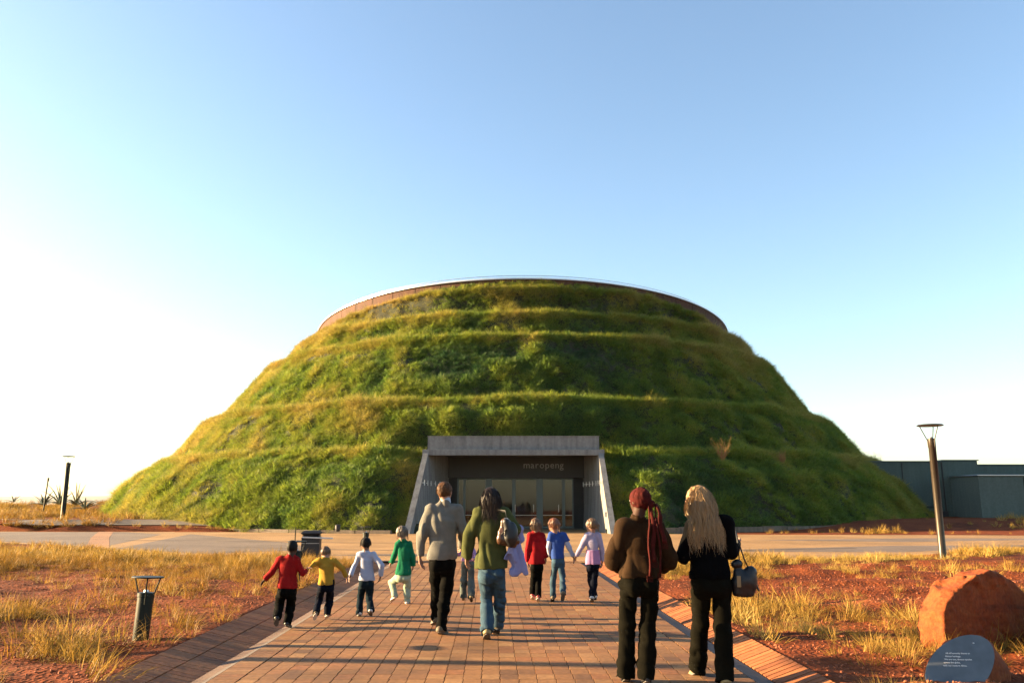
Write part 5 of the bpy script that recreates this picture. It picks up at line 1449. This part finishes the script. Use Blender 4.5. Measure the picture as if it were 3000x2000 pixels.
MB().tube([c + np.array([.03, -.02, .13]), c + np.array([.01, -.01, .24]), sh + np.array([-.10, -.06, .04]), sh + np.array([-.10, .02, .095]), sh + np.array([-.09, .13, .03]), sh + np.array([-.07, .15, -.12])], .012, 8, flat=(.3, 1.5)).build("strap", M_SHOE_K, bag, True)
MB().box(tuple(c + np.array([.02, -.045, .150])), (.045, .012, .035), bev=.004).build("buckle", M_STEEL, bag)
V_ = Vol(c - .3, c + .3, .005); V_.ell(c + np.array([.075, -.01, -.02]), (.085, .065, .15), .02); V_.cone(c + np.array([.02, -.03, .12]), c + np.array([.06, -.03, -.05]), .045, .05, .03); V_.wrinkle(folds(9, .007, .004)); vol_obj("flap", V_, M_SHOE_K, bag)
# lavender jacket over her arm
p0 = np.array(at(*cm(985, 545)[:2], 9.95 + .02)) - np.array(rW.location); jk = rW.location
V_ = Vol(p0 - np.array([.35, .3, .55]), p0 + .3, .006)
q = lambda x, y, dy: np.array(at(*cm(x, y)[:2], 9.95 + dy)) - np.array(rW.location)
V_.cone(q(1005, 470, .0), q(1000, 540, .05), .060, .055, .03); V_.cone(q(960, 560, .05), q(1010, 560, .05), .050, .06, .03)
V_.cone(q(965, 590, -.06), q(920, 760, -.10), .05, .075, .03, cutb=True, fy=.7); V_.cone(q(985, 600, -.04), q(1065, 870, -.06), .045, .04, .03, fy=.6)
V_.cone(q(975, 620, -.05), q(950, 870, -.08), .06, .055, .04, fy=.45); V_.cone(q(1000, 720, -.05), q(975, 850, -.06), .07, .07, .04, fy=.4)
V_.cone(q(925, 800, -.10), q(915, 740, -.12), .045, .05, .01, op='s')
V_.wrinkle(lambda X, Y, Z: .010 * (1 - 2.2 * np.abs(FN(X * 16 + 6 * Z, Y * 10, Z * 3))) + .004 * FN(X * 40, Y * 40, Z * 14))
obj_from_vol("folded_jacket", V_, M_LAV, "lavender jacket draped over the olive clad woman's right arm", "jacket", rW.location)
# black bag of the blonde woman
b0 = np.array(at(*cs(1160, 760)[:2], 7.72)) ; bag = empty("handbag", (float(b0[0]), float(b0[1]), 0)); tag(bag, "bulky black handbag hanging at the blonde woman's right side", "bag")
org = np.array([b0[0], b0[1], 0]); q = lambda x, y, dy=0: np.array(at(*cs(x, y)[:2], 7.72 + dy)) - org
V_ = Vol(b0 - org - .35, b0 - org + .35, .006); 
V_.cone(q(1105, 720), q(1110, 870), .045, .06, .03); V_.cone(q(1190, 720), q(1185, 870), .055, .06, .03, ); V_.ell(q(1150, 800), (.11, .075, .10), .03); V_.ell(q(1205, 735), (.05, .06, .07), .03); V_.ell(q(1095, 655), (.055, .045, .045), .02)
V_.cutz((q(1150, 905))[2]); V_.wrinkle(folds(9, .006, .004)); vol_obj("bag_body", V_, M_SHOE_K, bag)
sh = np.array(LH['elR']) + np.array(rH.location) - org
MB().tube([q(1185, 690), q(1150, 620), q(1105, 480, .05), q(1085, 400, .08)], .014, 8, flat=(.35, 1.5)).build("strap", M_SHOE_K, bag, True)
MB().tube([q(1120, 690, .05), q(1110, 600, .08), q(1095, 470, .12), q(1085, 400, .12)], .012, 8, flat=(.35, 1.5)).build("strap", M_SHOE_K, bag, True)
MB().tube([q(1225, 780), q(1262, 860)], [.014, .009], 8).build("dangling_strap", M_SHOE_K, bag)
MB().box(tuple(q(1110, 790, -.085)), (.035, .008, .10), bev=.003).build("tan_tag", simple("tan_patch", (.26, .18, .08), .6), bag)

# collar of the boy in red
for o in list(bpy.data.objects):
    pass

# ------------------------------------------------------------------ boulder and plaque stone
def rock_mat():
    m, n, l, b = new_mat("red_sandstone")
    g = n.new("ShaderNodeNewGeometry"); tc = n.new("ShaderNodeTexCoord")
    n1 = n.new("ShaderNodeTexNoise"); n1.inputs['Scale'].default_value = 2.2; n1.inputs['Detail'].default_value = 8; n1.inputs['Roughness'].default_value = .6
    n2 = n.new("ShaderNodeTexNoise"); n2.inputs['Scale'].default_value = 26; n2.inputs['Detail'].default_value = 8
    mp = n.new("ShaderNodeMapping"); mp.inputs['Scale'].default_value = (1.2, 1.2, 5); l.new(tc.outputs['Object'], mp.inputs[0]); l.new(mp.outputs[0], n1.inputs['Vector']); l.new(tc.outputs['Object'], n2.inputs['Vector'])
    r1 = ramp(n, [(.25, (.13, .042, .016)), (.45, (.26, .058, .014)), (.6, (.29, .075, .018)), (.78, (.17, .09, .04))]); l.new(n1.outputs['Fac'], r1.inputs[0])
    r2 = ramp(n, [(.3, (.7, .68, .66)), (.7, (1.15, 1.15, 1.15))]); l.new(n2.outputs['Fac'], r2.inputs[0])
    mx = n.new("ShaderNodeMix"); mx.data_type = 'RGBA'; mx.blend_type = 'MULTIPLY'; mx.inputs[0].default_value = 1; l.new(r1.outputs[0], mx.inputs[6]); l.new(r2.outputs[0], mx.inputs[7])
    l.new(mx.outputs[2], b.inputs['Base Color']); b.inputs['Roughness'].default_value = .85; b.inputs['Specular IOR Level'].default_value = .2
    bp = n.new("ShaderNodeBump"); bp.inputs['Strength'].default_value = .6; bp.inputs['Distance'].default_value = .02; l.new(n2.outputs['Fac'], bp.inputs['Height']); l.new(bp.outputs[0], b.inputs['Normal'])
    return m
M_ROCK = rock_mat()
bc = np.array([5.07, 9.15, .29])
V_ = Vol(bc - np.array([1.1, 1.0, .6]), bc + np.array([1.6, .9, .75]), .02)
V_.ell(bc + np.array([.10, .10, .02]), (.76, .56, .52), .1); V_.ell(bc + np.array([-.34, -.10, -.10]), (.36, .44, .44), .08)
xx_ = (np.arange(V_.n[0]) * V_.h + V_.lo[0])[:, None, None]; yy_ = (np.arange(V_.n[1]) * V_.h + V_.lo[1])[None, :, None]; zz_ = (np.arange(V_.n[2]) * V_.h + V_.lo[2])[None, None, :]
pn = np.array([.42, -.90, -.02]); pn /= np.linalg.norm(pn); pp = bc + np.array([-.60, -.28, 0]); V_.f = np.maximum(V_.f, ((xx_ - pp[0]) * pn[0] + (yy_ - pp[1]) * pn[1] + (zz_ - pp[2]) * pn[2]).astype(np.float32))
for nv_, ds_ in (((-.80, .05, .60), .60), ((-.35, .1, .93), .50), ((.30, -.15, .94), .53), ((-.95, -.30, .05), .66), ((.75, -.1, .65), .72)):
    nv_ = np.array(nv_) / np.linalg.norm(nv_); pq = bc + nv_ * ds_; V_.f = np.maximum(V_.f, ((xx_ - pq[0]) * nv_[0] + (yy_ - pq[1]) * nv_[1] + (zz_ - pq[2]) * nv_[2]).astype(np.float32))
V_.ell(bc + np.array([.86, -.30, -.12]), (.42, .56, .50), .05);
V_.wrinkle(lambda X, Y, Z: .05 * NZ(X * 2.3, Y * 2.3, Z * 2.3) + .050 * np.abs(NZ(X * 5 + Z * 2, Y * 5, Z * 6)) + .014 * NZ(X * 16, Y * 16, Z * 16) + .035 * (np.abs(NZ(X * 3.1 + 7, Y * 3.1, Z * 2.2)) < .045))
bo = vol_obj("boulder", V_, M_ROCK, None); tag(bo, "big red orange boulder with hollowed front at the right edge", "boulder")
# stone drum with a polished sloping face
pc = np.array(at(2205, 1531, 7.45)); pl = empty("plaque_stone", (float(pc[0]), float(pc[1]), .05)); tag(pl, "cut stone with a polished blue grey inscribed face, lower right", "plaque stone")
Nf = Vector((-.12, -.80, .60)).normalized(); Rt = Vector((1, -.12, 0)); Rt = (Rt - Nf * Rt.dot(Nf)).normalized(); Up = Nf.cross(Rt)
ctr = Vector((0, 0, 0)) + (Vector(pc) - Vector(pl.location)) - Vector((0, 0, .0))
tilt = R(40); ax1 = Rt * math.cos(tilt) + Up * math.sin(tilt); ax2 = -Rt * math.sin(tilt) + Up * math.cos(tilt)
nn = 56; rim = []; rs = random.Random(3)
for k in range(nn):
    t_ = 2 * math.pi * k / nn; q_ = 1 + .03 * math.sin(2 * t_ + 1) + .02 * math.sin(3 * t_ + 2); rim.append(ctr + ax1 * math.cos(t_) * .375 * q_ + ax2 * math.sin(t_) * .215 * q_)
V = [p + (ctr - p) * .015 + Nf * .012 for p in rim] + [p for p in rim]; F = [tuple(range(nn))] + [(k, nn + k, nn + (k + 1) % nn, (k + 1) % nn) for k in range(nn)]
mesh_np("polished_face", V, F, simple("polished_slate", (.13, .15, .165), .22, var=.18, scale=9, spec=.6), pl)
V = []; F = []; layers = 9
dn = (-Nf * .55 + Vector((.62, .30, -.42))).normalized()
for L_i in range(layers):
    f_ = L_i / (layers - 1)
    for k in range(nn):
        p = rim[k] + dn * .52 * f_; out = (p - (ctr + dn * .52 * f_)).normalized(); nz_ = float(NZ(p.x * 7 + 3, p.y * 7, p.z * 7)) ; nz2 = float(NZ(p.x * 22 + 3, p.y * 22, p.z * 9))
        p = p + out * ((.035 * nz_ + .014 * nz2 + .05 * math.sin(math.pi * min(1, f_ * 1.1))) * (0 if L_i == 0 else 1)); V.append(p)
for L_i in range(layers - 1):
    for k in range(nn):
        j = (k + 1) % nn; F.append((L_i * nn + k, (L_i + 1) * nn + k, (L_i + 1) * nn + j, L_i * nn + j))
F.append(tuple(range((layers - 1) * nn, layers * nn)))
o = mesh_np("stone_block", V, F, M_ROCK, pl, smooth=True)
Mt = Matrix((( Rt.x, Up.x, Nf.x), (Rt.y, Up.y, Nf.y), (Rt.z, Up.z, Nf.z)))
M_INK = simple("engraved_white", (.72, .70, .66), .6, var=.03)
for i, line in enumerate(["All of humanity shares an", "African heritage.", "We are one, diverse species", "across the globe,", "with our roots in Africa."]):
    o = text_obj("inscription_line", line, .0195, (0, 0, 0), (0, 0, 0), M_INK, None, .0006, offset=.0007)
    o.matrix_world = Matrix.Translation(Vector(pl.location) + ctr + Nf * .0135 + Rt * (-.085 - .013 * i) + Up * (.112 - i * .028)) @ Mt.to_4x4()
    o.parent = pl; o.matrix_parent_inverse = Matrix.Translation(-Vector(pl.location))
MB().lathe([(.008, 0), (.006, .006)], 10, c=(0, 0, 0)).build("stud", M_STEEL, pl).location = ctr + Nf * .012 + ax1 * .27 + ax2 * .05

# ------------------------------------------------------------------ air
hz = MB().box((0, 3400, 12), (18600, 11600, 92)).build("haze", None); tag(hz, kind="stuff")
m = bpy.data.materials.new("haze"); m.use_nodes = True; n = m.node_tree.nodes; n.clear()
pv = n.new("ShaderNodeVolumePrincipled"); pv.inputs['Color'].default_value = (.93, .95, 1, 1); pv.inputs['Density'].default_value = .00004; pv.inputs['Anisotropy'].default_value = .3
mo = n.new("ShaderNodeOutputMaterial"); m.node_tree.links.new(pv.outputs[0], mo.inputs['Volume']); hz.data.materials.append(m)

# one calibration of every diffuse base colour for the exposure used
ALB = .68
for m in bpy.data.materials:
    if not m.use_nodes: continue
    nt = m.node_tree
    for b in [q for q in nt.nodes if q.type in ('BSDF_PRINCIPLED', 'BSDF_TRANSLUCENT')]:
        i_ = b.inputs['Base Color'] if b.type == 'BSDF_PRINCIPLED' else b.inputs['Color']
        if b.type == 'BSDF_PRINCIPLED' and b.inputs['Metallic'].default_value > .5: continue
        if i_.is_linked:
            src = i_.links[0].from_socket; x = nt.nodes.new("ShaderNodeMix"); x.data_type = 'RGBA'; x.blend_type = 'MULTIPLY'; x.inputs[0].default_value = 1; x.inputs[7].default_value = (ALB, ALB, ALB, 1)
            nt.links.new(src, x.inputs[6]); nt.links.new(x.outputs[2], i_)
        else:
            c_ = i_.default_value; i_.default_value = (c_[0] * ALB, c_[1] * ALB, c_[2] * ALB, 1)
